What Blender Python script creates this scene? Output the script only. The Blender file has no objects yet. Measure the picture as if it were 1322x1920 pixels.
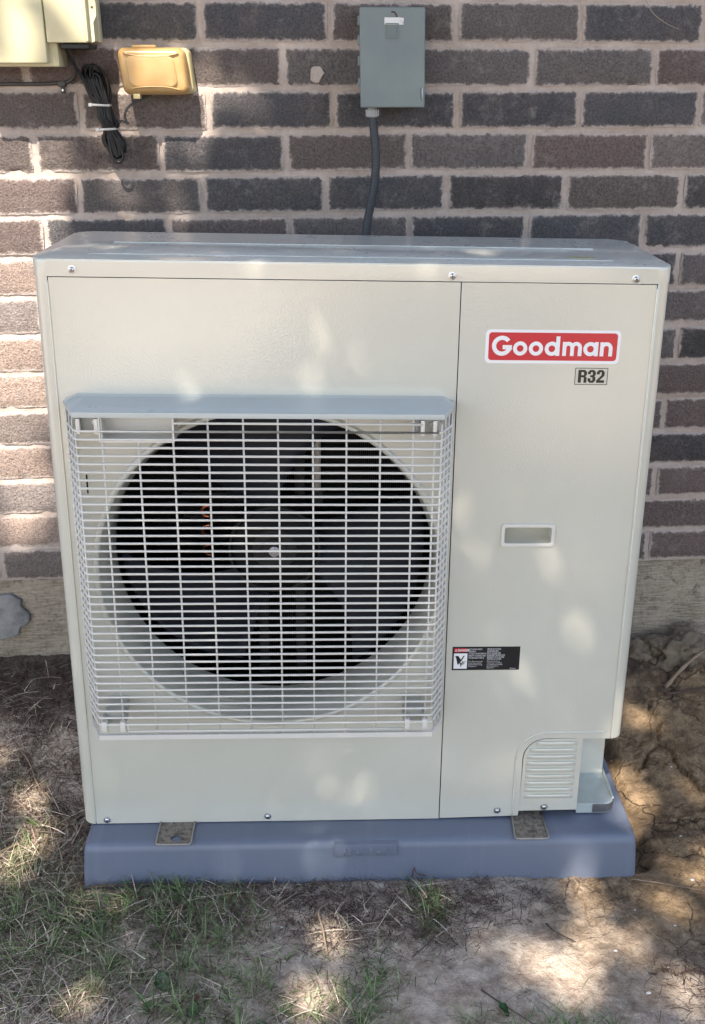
import bpy, bmesh, math, random
import numpy as np
from mathutils import Vector, Matrix, noise
random.seed(7); rng = np.random.default_rng(7)
R = math.radians
scene = bpy.context.scene
C = scene.collection

# ------------------------------------------------------------------ camera
cd = bpy.data.cameras.new('camera'); cam = bpy.data.objects.new('camera', cd); C.objects.link(cam)
fw = Vector((0.067158, 0.934698, -0.349040)); rt = Vector((0.997413, -0.071884, -0.000589)); up = Vector((0.025640, 0.348097, 0.937108))
M = Matrix((rt, up, -fw)).transposed().to_4x4(); M.translation = Vector((0.44199, -1.58988, 1.30015))
cam.matrix_world = M
cd.sensor_fit = 'HORIZONTAL'; cd.sensor_width = 36; cd.lens = 2012.7/1322*36
cd.shift_x = -0.0646; cd.shift_y = -0.0446; cd.clip_start = 0.02; cd.clip_end = 400
scene.camera = cam

# ------------------------------------------------------------------ light
SUN_EL, SUN_AZ = R(53), R(-12)          # azimuth measured from straight in front of the wall, negative = from the left
sdir = Vector((math.sin(SUN_AZ)*math.cos(SUN_EL), -math.cos(SUN_AZ)*math.cos(SUN_EL), math.sin(SUN_EL)))   # towards the sun
world = bpy.data.worlds.new('World'); scene.world = world; world.use_nodes = True
wn = world.node_tree.nodes; wl = world.node_tree.links
sky = wn.new('ShaderNodeTexSky'); sky.sky_type = 'NISHITA'; sky.sun_disc = False
sky.sun_elevation = SUN_EL; sky.sun_rotation = math.atan2(sdir.x, sdir.y)
sky.air_density = 1.0; sky.dust_density = 2.0; sky.ozone_density = 1.0
wn['Background'].inputs['Strength'].default_value = 0.15
wl.new(sky.outputs[0], wn['Background'].inputs['Color'])
sl = bpy.data.lights.new('sun', 'SUN'); sl.energy = 4.6; sl.angle = R(0.6); sl.color = (1.0, 0.90, 0.78)
so = bpy.data.objects.new('sun', sl); C.objects.link(so); so.location = sdir*20
so.rotation_euler = sdir.to_track_quat('Z', 'Y').to_euler()
vs = scene.view_settings; vs.view_transform = 'Standard'; vs.look = 'None'; vs.gamma = 1; vs.exposure = 1.53
scene.render.engine = 'CYCLES'

# ------------------------------------------------------------------ helpers
def srgb(r, g, b):
    f = lambda c: (c/255/12.92) if c/255 <= .04045 else ((c/255+.055)/1.055)**2.4
    return (f(r), f(g), f(b), 1)
def link(o, parent=None, **kw):
    C.objects.link(o)
    if parent: o.parent = parent
    for k, v in kw.items():
        if v: o[k] = v
    return o
def mesh_obj(name, verts, faces, m=None, parent=None, smooth=False, **kw):
    me = bpy.data.meshes.new(name); me.from_pydata([tuple(v) for v in verts], [], faces); me.update()
    if m: me.materials.append(m)
    if smooth: me.shade_smooth()
    return link(bpy.data.objects.new(name, me), parent, **kw)
def bm_obj(name, bm, m=None, parent=None, smooth=False, auto=False, **kw):
    me = bpy.data.meshes.new(name); bmesh.ops.recalc_face_normals(bm, faces=bm.faces); bm.to_mesh(me); bm.free()
    if m: me.materials.append(m)
    if auto:
        me.shade_smooth(); me.set_sharp_from_angle(angle=R(35))
    elif smooth: me.shade_smooth()
    return link(bpy.data.objects.new(name, me), parent, **kw)
def empty(name, label, cat, group=None, loc=(0, 0, 0)):
    o = bpy.data.objects.new(name, None); C.objects.link(o); o.location = loc; o.empty_display_size = .05
    o['label'] = label; o['category'] = cat
    if group: o['group'] = group
    return o
def box_bm(x0, x1, y0, y1, z0, z1, bev=0, seg=2, bm=None):
    b = bmesh.new()
    r = bmesh.ops.create_cube(b, size=1)
    for v in b.verts:
        v.co = Vector((x0+(v.co.x+.5)*(x1-x0), y0+(v.co.y+.5)*(y1-y0), z0+(v.co.z+.5)*(z1-z0)))
    if bev: bmesh.ops.bevel(b, geom=b.edges[:], offset=bev, segments=seg, profile=.5, affect='EDGES')
    if bm is None: return b
    me = bpy.data.meshes.new('t'); b.to_mesh(me); b.free(); bm.from_mesh(me); bpy.data.meshes.remove(me)
    return bm
def box(name, x0, x1, y0, y1, z0, z1, m, parent=None, bev=.001, seg=2, **kw):
    return bm_obj(name, box_bm(x0, x1, y0, y1, z0, z1, bev, seg), m, parent, auto=True, **kw)
def arc(cx, cz, r, a0, a1, n=8):
    return [(cx+r*math.cos(R(a0+(a1-a0)*i/n)), cz+r*math.sin(R(a0+(a1-a0)*i/n))) for i in range(n+1)]
def rrect(x0, x1, z0, z1, r, n=5):
    return arc(x1-r, z1-r, r, 0, 90, n)+arc(x0+r, z1-r, r, 90, 180, n)+arc(x0+r, z0+r, r, 180, 270, n)+arc(x1-r, z0+r, r, 270, 360, n)
def curve_mesh(cu, bev, thick):
    cu.dimensions = '2D'; cu.fill_mode = 'BOTH'
    cu.extrude = max(thick/2-bev, 0); cu.bevel_depth = bev; cu.bevel_resolution = 1 if bev else 0; cu.offset = -bev
    o = bpy.data.objects.new('tmp', cu); C.objects.link(o)
    dg = bpy.context.evaluated_depsgraph_get(); me = bpy.data.meshes.new_from_object(o.evaluated_get(dg))
    bpy.data.objects.remove(o); bpy.data.curves.remove(cu)
    return me
def plate_mesh(loops, y_front, thick, bev=0):
    """flat plate in the xz plane; loops = outline plus holes; front at y_front, going back by thick"""
    cu = bpy.data.curves.new('c', 'CURVE')
    for L in loops:
        s = cu.splines.new('POLY'); s.points.add(len(L)-1)
        for p, (x, z) in zip(s.points, L): p.co = (x, z, 0, 1)
        s.use_cyclic_u = True
    me = curve_mesh(cu, bev, thick)
    for v in me.vertices:
        x, y, z = v.co; v.co = (x, y_front+thick/2-z, y)
    return me
def me_obj(name, me, m, parent=None, auto=True, **kw):
    me.name = name; me.materials.clear(); me.materials.append(m)
    if auto: me.shade_smooth(); me.set_sharp_from_angle(angle=R(35))
    return link(bpy.data.objects.new(name, me), parent, **kw)
def plate(name, loops, y_front, thick, m, parent=None, bev=0, **kw):
    return me_obj(name, plate_mesh(loops, y_front, thick, bev), m, parent, **kw)
def join_meshes(ms):
    bm = bmesh.new()
    for me in ms: bm.from_mesh(me); bpy.data.meshes.remove(me)
    me = bpy.data.meshes.new('j'); bm.to_mesh(me); bm.free(); return me
def text_mesh(s, x, z, size, y_front, thick=.0002, align='LEFT', bold=0, sx=1, shear=0):
    cu = bpy.data.curves.new('t', 'FONT'); cu.body = s; cu.size = size; cu.align_x = align; cu.space_character = 1.0; cu.shear = shear
    cu.fill_mode = 'FRONT'; cu.extrude = 0; cu.offset = bold; cu.resolution_u = 2
    o = bpy.data.objects.new('tmp', cu); C.objects.link(o)
    dg = bpy.context.evaluated_depsgraph_get(); me = bpy.data.meshes.new_from_object(o.evaluated_get(dg))
    bpy.data.objects.remove(o); bpy.data.curves.remove(cu)
    for v in me.vertices: v.co = (x+v.co.x*sx, y_front, z+v.co.y)
    return me
def cyl_bm(p0, p1, r0, r1=None, n=16, bm=None, cap=True):
    b = bm or bmesh.new(); r1 = r0 if r1 is None else r1
    p0, p1 = Vector(p0), Vector(p1); d = (p1-p0).normalized()
    a = d.orthogonal().normalized(); c = d.cross(a)
    A = [b.verts.new(p0+(a*math.cos(2*math.pi*i/n)+c*math.sin(2*math.pi*i/n))*r0) for i in range(n)]
    B = [b.verts.new(p1+(a*math.cos(2*math.pi*i/n)+c*math.sin(2*math.pi*i/n))*r1) for i in range(n)]
    for i in range(n): b.faces.new((A[i], A[(i+1) % n], B[(i+1) % n], B[i]))
    if cap: b.faces.new(A[::-1]); b.faces.new(B)
    return b
def lathe_bm(axis_p, axis_d, prof, n=32, bm=None):
    """prof = [(distance along the axis, radius)]"""
    b = bm or bmesh.new(); p = Vector(axis_p); d = Vector(axis_d).normalized(); a = d.orthogonal().normalized(); c = d.cross(a)
    rings = []
    for t, r in prof:
        rings.append([b.verts.new(p+d*t+(a*math.cos(2*math.pi*i/n)+c*math.sin(2*math.pi*i/n))*max(r, 1e-5)) for i in range(n)])
    for A, B in zip(rings, rings[1:]):
        for i in range(n): b.faces.new((A[i], A[(i+1) % n], B[(i+1) % n], B[i]))
    return b
def smooth_path(pts, k=6):
    P = [Vector(p) for p in pts]; P = [P[0]*2-P[1]]+P+[P[-1]*2-P[-2]]; out = []
    for i in range(1, len(P)-2):
        for j in range(k):
            t = j/k; a, b_, c_, d_ = P[i-1:i+3]
            out.append(.5*((2*b_)+(c_-a)*t+(2*a-5*b_+4*c_-d_)*t*t+(3*b_-a-3*c_+d_)*t**3))
    out.append(P[-2]); return out
def tube_bm(path, r, n=8, bm=None, ry=None, refv=None, cap=True):
    """r may be a function of the fraction along; ry flattens the section along refv"""
    b = bm or bmesh.new(); P = [Vector(p) for p in path]; N = len(P); rings = []; prev = None
    for i, p in enumerate(P):
        d = (P[min(i+1, N-1)]-P[max(i-1, 0)]).normalized()
        if refv is not None: a = (Vector(refv)-d*d.dot(Vector(refv))).normalized()
        elif prev is None: a = d.orthogonal().normalized()
        else: a = (prev-d*prev.dot(d)).normalized()
        prev = a; c = d.cross(a); rr = r(i/(N-1)) if callable(r) else r; r2 = ry if ry else rr
        rings.append([b.verts.new(p+a*math.cos(2*math.pi*k/n)*r2+c*math.sin(2*math.pi*k/n)*rr) for k in range(n)])
    for A, B in zip(rings, rings[1:]):
        for i in range(n): b.faces.new((A[i], A[(i+1) % n], B[(i+1) % n], B[i]))
    if cap: b.faces.new(rings[0][::-1]); b.faces.new(rings[-1])
    return b
def prism_y(name, outline, y0, y1, m, parent=None, bev=0, seg=2, bm_only=False):
    """outline in xz extruded along y"""
    b = bmesh.new(); A = [b.verts.new((x, y0, z)) for x, z in outline]; B = [b.verts.new((x, y1, z)) for x, z in outline]
    n = len(A); b.faces.new(A); b.faces.new(B[::-1])
    for i in range(n): b.faces.new((A[i], B[i], B[(i+1) % n], A[(i+1) % n]))
    return bm_obj(name, b, m, parent, auto=True)
def prism_z(outline, z0, z1, bev=0, seg=2):
    b = bmesh.new(); A = [b.verts.new((x, y, z0)) for x, y in outline]; B = [b.verts.new((x, y, z1)) for x, y in outline]
    n = len(A); b.faces.new(A[::-1]); b.faces.new(B)
    for i in range(n): b.faces.new((A[i], A[(i+1) % n], B[(i+1) % n], B[i]))
    if bev:
        e = [e for e in b.edges if abs(e.verts[0].co.z-z1) < 1e-6 and abs(e.verts[1].co.z-z1) < 1e-6]
        bmesh.ops.bevel(b, geom=e, offset=bev, segments=seg, profile=.5, affect='EDGES')
    return b

# ------------------------------------------------------------------ materials
def new_mat(name):
    m = bpy.data.materials.new(name); m.use_nodes = True; nt = m.node_tree
    return m, nt, nt.nodes['Principled BSDF']
def N(nt, t, **kw):
    n = nt.nodes.new(t)
    for k, v in kw.items():
        if hasattr(n, k): setattr(n, k, v)
        else: n.inputs[k.replace('_', ' ')].default_value = v
    return n
def coords(nt, obj=True, scale=(1, 1, 1)):
    tc = nt.nodes.new('ShaderNodeTexCoord'); mp = nt.nodes.new('ShaderNodeMapping'); mp.inputs['Scale'].default_value = scale
    nt.links.new(tc.outputs['Object'], mp.inputs[0]); return mp.outputs[0]
def worldco(nt, scale=(1, 1, 1)):
    g = nt.nodes.new('ShaderNodeNewGeometry'); mp = nt.nodes.new('ShaderNodeMapping'); mp.inputs['Scale'].default_value = scale
    nt.links.new(g.outputs['Position'], mp.inputs[0]); return mp.outputs[0]
def tex(nt, co, scale, detail=4, rough=.6, dist=0, lac=2):
    n = nt.nodes.new('ShaderNodeTexNoise'); n.inputs['Scale'].default_value = scale; n.inputs['Detail'].default_value = detail
    n.inputs['Roughness'].default_value = rough; n.inputs['Distortion'].default_value = dist; nt.links.new(co, n.inputs['Vector']); return n.outputs['Fac']
def ramp(nt, f, stops, interp='LINEAR'):
    n = nt.nodes.new('ShaderNodeValToRGB'); n.color_ramp.interpolation = interp; e = n.color_ramp.elements
    while len(e) < len(stops): e.new(.5)
    for k, (p, c) in zip(e, stops): k.position = p; k.color = c if len(c) == 4 else (*c, 1)
    nt.links.new(f, n.inputs[0]); return n.outputs[0]
def G1(v): return (v, v, v, 1)
def mix(nt, fac, a, b, mode='MIX'):
    n = nt.nodes.new('ShaderNodeMix'); n.data_type = 'RGBA'; n.blend_type = mode; n.clamp_factor = True
    for s, v in ((0, fac), (6, a), (7, b)):
        if hasattr(v, 'is_linked') or isinstance(v, bpy.types.NodeSocket): nt.links.new(v, n.inputs[s])
        else: n.inputs[s].default_value = v
    return n.outputs[2]
def mth(nt, op, a, b=0.0, clamp=False):
    n = nt.nodes.new('ShaderNodeMath'); n.operation = op; n.use_clamp = clamp
    for i, v in enumerate((a, b)):
        if isinstance(v, bpy.types.NodeSocket): nt.links.new(v, n.inputs[i])
        else: n.inputs[i].default_value = v
    return n.outputs[0]
def bump(nt, bs, h, strength, dist=.001, prev=None, sock='Normal'):
    n = nt.nodes.new('ShaderNodeBump'); n.inputs['Strength'].default_value = strength; n.inputs['Distance'].default_value = dist
    nt.links.new(h, n.inputs['Height'])
    if prev: nt.links.new(prev, n.inputs['Normal'])
    if bs: nt.links.new(n.outputs[0], bs.inputs[sock])
    return n.outputs[0]

def simple(name, col, rough=.5, metal=0, bumps=0, bscale=300, var=.0, vscale=8, coat=0, coatr=.1, spec=.5):
    m, nt, bs = new_mat(name); bs.inputs['Roughness'].default_value = rough; bs.inputs['Metallic'].default_value = metal
    bs.inputs['Coat Weight'].default_value = coat; bs.inputs['Coat Roughness'].default_value = coatr
    bs.inputs['Specular IOR Level'].default_value = spec
    co = coords(nt)
    if var:
        f = tex(nt, co, vscale, 6, .65)
        c = mix(nt, ramp(nt, f, [(.3, G1(0)), (.7, G1(1))]), tuple(x*(1-var) for x in col[:3])+(1,), tuple(min(x*(1+var), 1) for x in col[:3])+(1,))
        nt.links.new(c, bs.inputs['Base Color'])
        r = mth(nt, 'ADD', mth(nt, 'MULTIPLY', f, .25), rough-.12, True); nt.links.new(r, bs.inputs['Roughness'])
    else: bs.inputs['Base Color'].default_value = col
    if bumps: bump(nt, bs, tex(nt, co, bscale, 3, .5), bumps, .0006)
    return m

def paint_mat():
    m, nt, bs = new_mat('cream_powder_coat'); co = coords(nt)
    base = srgb(206, 204, 191)
    f = tex(nt, co, 5, 6, .6); sm = tex(nt, co, 55, 5, .7)
    c = mix(nt, ramp(nt, f, [(.35, G1(0)), (.75, G1(1))]), base, srgb(200, 198, 184))
    c = mix(nt, ramp(nt, sm, [(.66, G1(0)), (.74, G1(.18))]), c, srgb(160, 152, 132))
    nt.links.new(c, bs.inputs['Base Color'])
    bs.inputs['Roughness'].default_value = .32
    bs.inputs['Specular IOR Level'].default_value = .5
    bs.inputs['Coat Weight'].default_value = 1; bs.inputs['Coat Roughness'].default_value = .07; bs.inputs['Coat IOR'].default_value = 1.95
    b1 = bump(nt, None, tex(nt, co, 330, 2, .4), .16, .0012)
    b2 = bump(nt, None, tex(nt, co, 4, 2, .4), .05, .02, b1)
    nt.links.new(b2, bs.inputs['Normal'])
    nt.links.new(b2, bs.inputs['Coat Normal'])
    return m
PAINT = paint_mat()
def lid_mat():
    m, nt, bs = new_mat('dusty_cream_lid_paint'); co = coords(nt)
    f = tex(nt, co, 14, 7, .7); s = tex(nt, co, 60, 4, .7)
    c = mix(nt, ramp(nt, f, [(.4, G1(0)), (.65, G1(1))]), srgb(206, 208, 200), srgb(190, 192, 184))
    c = mix(nt, ramp(nt, s, [(.62, G1(0)), (.70, G1(.35))]), c, srgb(140, 132, 115))
    nt.links.new(c, bs.inputs['Base Color'])
    nt.links.new(ramp(nt, f, [(.3, G1(.22)), (.7, G1(.4))]), bs.inputs['Roughness'])
    bs.inputs['Coat Weight'].default_value = .55; bs.inputs['Coat Roughness'].default_value = .05; bs.inputs['Coat IOR'].default_value = 1.5
    b = bump(nt, bs, tex(nt, co, 420, 2, .4), .06, .001)
    nt.links.new(b, bs.inputs['Coat Normal'])
    return m
LID = lid_mat()
GRILLE = simple('grey_white_grille_plastic', srgb(214, 210, 202), .38, bumps=.05, bscale=500, var=.03, coat=.3, coatr=.25)
VISOR = simple('grey_visor_plastic', srgb(178, 184, 182), .3, bumps=.05, bscale=600, var=.03, coat=.5, coatr=.2)
CLIP = simple('grey_clip_plastic', srgb(172, 171, 165), .4, var=.06)
DARK = simple('black_fan_plastic', (.008, .008, .009, 1), .6, var=.2, spec=.15)
BLADE = simple('dark_blade_plastic', (.034, .037, .048, 1), .42, var=.15, spec=.3)
INNER = simple('dark_inner_sheet', (.012, .012, .012, 1), .7)
HUBM = simple('dark_grey_motor', (.030, .029, .028, 1), .6, var=.1, spec=.15)
FIN = simple('dark_coil_fins', (.010, .011, .012, 1), .5, .3)
COPPER = simple('copper_tube', (.65, .22, .10, 1), .3, .9, var=.1)
STEEL = simple('zinc_screw', (.55, .56, .58, 1), .28, 1, var=.1, vscale=200)
DKSTEEL = simple('screw_recess', (.05, .05, .05, 1), .5, .6)
GALV = simple('galvanised_sheet', (.50, .56, .55, 1), .35, .35, var=.08, vscale=60)
BLACK = simple('black_gap', (.004, .004, .004, 1), .8)
CABLE = simple('black_cable_jacket', (.005, .005, .006, 1), .38, var=.2, vscale=60, spec=.3)
CABLE2 = simple('dusty_dark_cable_jacket', (.045, .042, .040, 1), .5, var=.3, vscale=90)
TIE = simple('white_tie', (.42, .42, .41, 1), .4, var=.08)
CONDUIT = simple('dark_grey_conduit', srgb(48, 53, 60), .45, var=.1, vscale=40)
FITTING = simple('grey_pvc_fitting', srgb(150, 152, 155), .45, var=.12, vscale=60)
def bracket_mat():
    m, nt, bs = new_mat('dirty_steel'); co = coords(nt)
    f = tex(nt, co, 110, 6, .75, .4)
    c = mix(nt, ramp(nt, f, [(.38, G1(0)), (.56, G1(1))]), srgb(78, 70, 62), srgb(140, 129, 116))
    nt.links.new(c, bs.inputs['Base Color']); bs.inputs['Roughness'].default_value = .8; bs.inputs['Metallic'].default_value = .1
    bump(nt, bs, f, .5, .001); return m
DIRTYSTEEL = bracket_mat()
def box_paint():
    m, nt, bs = new_mat('grey_green_enamel'); co = coords(nt)
    f = tex(nt, co, 9, 5, .6); g = tex(nt, co, 38, 5, .6, .5)
    c = mix(nt, ramp(nt, f, [(.35, G1(0)), (.7, G1(1))]), srgb(103, 115, 119), srgb(115, 126, 124))
    c = mix(nt, ramp(nt, g, [(.66, G1(0)), (.74, G1(.35))]), c, srgb(98, 102, 110))
    nt.links.new(c, bs.inputs['Base Color']); bs.inputs['Roughness'].default_value = .42
    bump(nt, bs, tex(nt, co, 300, 2), .05, .0005); return m
BOXP = box_paint()
METER = simple('cream_enclosure_plastic', srgb(200, 193, 160), .35, var=.04, vscale=12, bumps=.03)
def amber_mat():
    m, nt, bs = new_mat('yellowed_translucent_plastic'); co = coords(nt)
    f = tex(nt, co, 26, 5, .6)
    c = mix(nt, ramp(nt, f, [(.3, G1(0)), (.7, G1(1))]), srgb(188, 148, 92), srgb(198, 168, 118))
    nt.links.new(c, bs.inputs['Base Color']); bs.inputs['Roughness'].default_value = .32
    bs.inputs['Transmission Weight'].default_value = .25; bs.inputs['Subsurface Weight'].default_value = .35
    bs.inputs['Subsurface Radius'].default_value = (.02, .012, .005); bs.inputs['Subsurface Scale'].default_value = .3
    bump(nt, bs, f, .15, .002); return m
AMBER = amber_mat()
AMBERIN = simple('pale_inner_cover', srgb(196, 180, 132), .5, var=.1, vscale=40)
def pad_mat():
    m, nt, bs = new_mat('blue_grey_pad_plastic'); co = coords(nt)
    f = tex(nt, co, 4, 5, .6); g = tex(nt, coords(nt, scale=(30, 3, 2)), 1.5, 4, .6)
    c = mix(nt, ramp(nt, f, [(.3, G1(0)), (.7, G1(1))]), srgb(100, 109, 126), srgb(109, 116, 131))
    c = mix(nt, ramp(nt, g, [(.55, G1(0)), (.75, G1(.3))]), c, srgb(128, 130, 146))
    c = mix(nt, ramp(nt, tex(nt, co, 35, 6, .8), [(.60, G1(0)), (.74, G1(.6))]), c, srgb(140, 130, 120))
    nt.links.new(c, bs.inputs['Base Color']); bs.inputs['Roughness'].default_value = .42
    bump(nt, bs, tex(nt, co, 330, 3, .6), .18, .0008); return m
PAD = pad_mat()
RED = simple('red_sticker', srgb(200, 36, 48), .3, coat=.5)
WHITE = simple('white_print', srgb(236, 236, 238), .35)
INK = simple('black_print', (.010, .010, .011, 1), .4)
BROWNINK = simple('dark_brown_print', (.030, .022, .016, 1), .5)
GREYPRINT = simple('grey_print', (.62, .62, .63, 1), .45)
PAPER = simple('torn_white_sticker', srgb(214, 214, 214), .6, var=.05)
EDGE = simple('mortar_edge', (.3, .3, .3, 1), .9)

def brick_mat():
    m, nt, bs = new_mat('rough_clay_brick'); co = coords(nt)
    oi = nt.nodes.new('ShaderNodeObjectInfo')
    ofs = nt.nodes.new('ShaderNodeVectorMath'); ofs.operation = 'ADD'
    cb = nt.nodes.new('ShaderNodeCombineXYZ'); rr = mth(nt, 'MULTIPLY', oi.outputs['Random'], 37.0)
    for i in range(3): nt.links.new(rr, cb.inputs[i])
    nt.links.new(co, ofs.inputs[0]); nt.links.new(cb.outputs[0], ofs.inputs[1]); c2 = ofs.outputs[0]
    big = tex(nt, c2, 14, 5, .65); fine = tex(nt, c2, 260, 4, .7); mid = tex(nt, c2, 70, 6, .75)
    c = oi.outputs['Color']
    c = mix(nt, ramp(nt, big, [(.38, G1(.0)), (.72, G1(.45))]), c, (.17, .135, .125, 1))
    c = mix(nt, ramp(nt, fine, [(.3, G1(.0)), (.8, G1(.8))]), mix(nt, 1.0, c, G1(.5), 'MULTIPLY'), mix(nt, 1.0, c, G1(2.0), 'MULTIPLY'))
    # pale lime specks and smears, stronger near the edges of the face (mortar wiped over the arris)
    sp = nt.nodes.new('ShaderNodeSeparateXYZ'); nt.links.new(co, sp.inputs[0])
    ax = mth(nt, 'ABSOLUTE', sp.outputs[0]); az = mth(nt, 'ABSOLUTE', sp.outputs[2])
    ex = mth(nt, 'SUBTRACT', .1118, ax); ez = mth(nt, 'SUBTRACT', .0332, az); e = mth(nt, 'MINIMUM', ex, ez)
    wob = mth(nt, 'MULTIPLY', mth(nt, 'SUBTRACT', mid, .44), .022)
    edge = ramp(nt, mth(nt, 'SUBTRACT', e, wob), [(0.0, G1(1)), (.0042, G1(0))])
    c = mix(nt, mth(nt, 'MULTIPLY', edge, .8), c, (.62, .53, .48, 1))
    smear = mth(nt, 'MULTIPLY', ramp(nt, tex(nt, c2, 24, 6, .75, .3), [(.53, G1(0)), (.70, G1(1))]), ramp(nt, mid, [(.42, G1(0)), (.58, G1(1))]))
    c = mix(nt, mth(nt, 'MULTIPLY', smear, .55), c, (.36, .32, .30, 1))
    v = nt.nodes.new('ShaderNodeTexVoronoi'); v.inputs['Scale'].default_value = 190; nt.links.new(c2, v.inputs['Vector'])
    pits = ramp(nt, v.outputs['Distance'], [(.0, G1(0)), (.28, G1(1))])
    pits = mix(nt, ramp(nt, mid, [(.45, G1(0)), (.55, G1(1))]), pits, G1(1))
    nt.links.new(mix(nt, .45, c, mix(nt, 1.0, c, pits, 'MULTIPLY')), bs.inputs['Base Color'])
    bs.inputs['Roughness'].default_value = .92
    h = mth(nt, 'ADD', mth(nt, 'MULTIPLY', mid, 1.1), mth(nt, 'MULTIPLY', fine, .8)); h = mth(nt, 'ADD', h, mth(nt, 'MULTIPLY', pits, .35))
    bump(nt, bs, h, 1.0, .0055)
    return m
BRICK = brick_mat()
def mortar_mat():
    m, nt, bs = new_mat('pale_pink_mortar'); co = coords(nt)
    f = tex(nt, co, 12, 6, .7); g = tex(nt, co, 140, 5, .75)
    c = mix(nt, ramp(nt, f, [(.35, G1(0)), (.65, G1(1))]), (.48, .385, .325, 1), (.66, .565, .51, 1))
    c = mix(nt, ramp(nt, g, [(.3, G1(0)), (.7, G1(.5))]), mix(nt, 1.0, c, G1(.72), 'MULTIPLY'), c)
    nt.links.new(c, bs.inputs['Base Color']); bs.inputs['Roughness'].default_value = .95
    bump(nt, bs, mth(nt, 'ADD', g, f), .9, .002); return m
MORTAR = mortar_mat()
def concrete_mat():
    m, nt, bs = new_mat('weathered_concrete'); co = coords(nt)
    f = tex(nt, co, 7, 7, .7); g = tex(nt, coords(nt, scale=(1, 1, 9)), 26, 6, .75); k = tex(nt, co, 120, 4, .7)
    c = mix(nt, ramp(nt, f, [(.35, G1(0)), (.65, G1(1))]), (.17, .138, .10, 1), (.40, .335, .25, 1))
    c = mix(nt, ramp(nt, g, [(.44, G1(0)), (.56, G1(.85))]), c, (.44, .38, .30, 1))
    c = mix(nt, ramp(nt, tex(nt, co, 18, 7, .8, .5), [(.56, G1(0)), (.62, G1(.8))]), c, (.10, .082, .066, 1))
    c = mix(nt, ramp(nt, k, [(.3, G1(.45)), (.5, G1(0))]), c, (.07, .06, .05, 1))
    nt.links.new(c, bs.inputs['Base Color']); bs.inputs['Roughness'].default_value = .95
    bump(nt, bs, mth(nt, 'ADD', mth(nt, 'MULTIPLY', g, .9), mth(nt, 'ADD', k, f)), .9, .004); return m
CONC = concrete_mat()
def patch_mat():
    m, nt, bs = new_mat('grey_cement_patch'); co = coords(nt)
    f = tex(nt, co, 22, 6, .7); c = mix(nt, ramp(nt, f, [(.35, G1(0)), (.65, G1(1))]), (.13, .127, .13, 1), (.30, .295, .29, 1))
    nt.links.new(c, bs.inputs['Base Color']); bs.inputs['Roughness'].default_value = .8
    bump(nt, bs, f, .7, .004); return m
PATCH = patch_mat()

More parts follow.
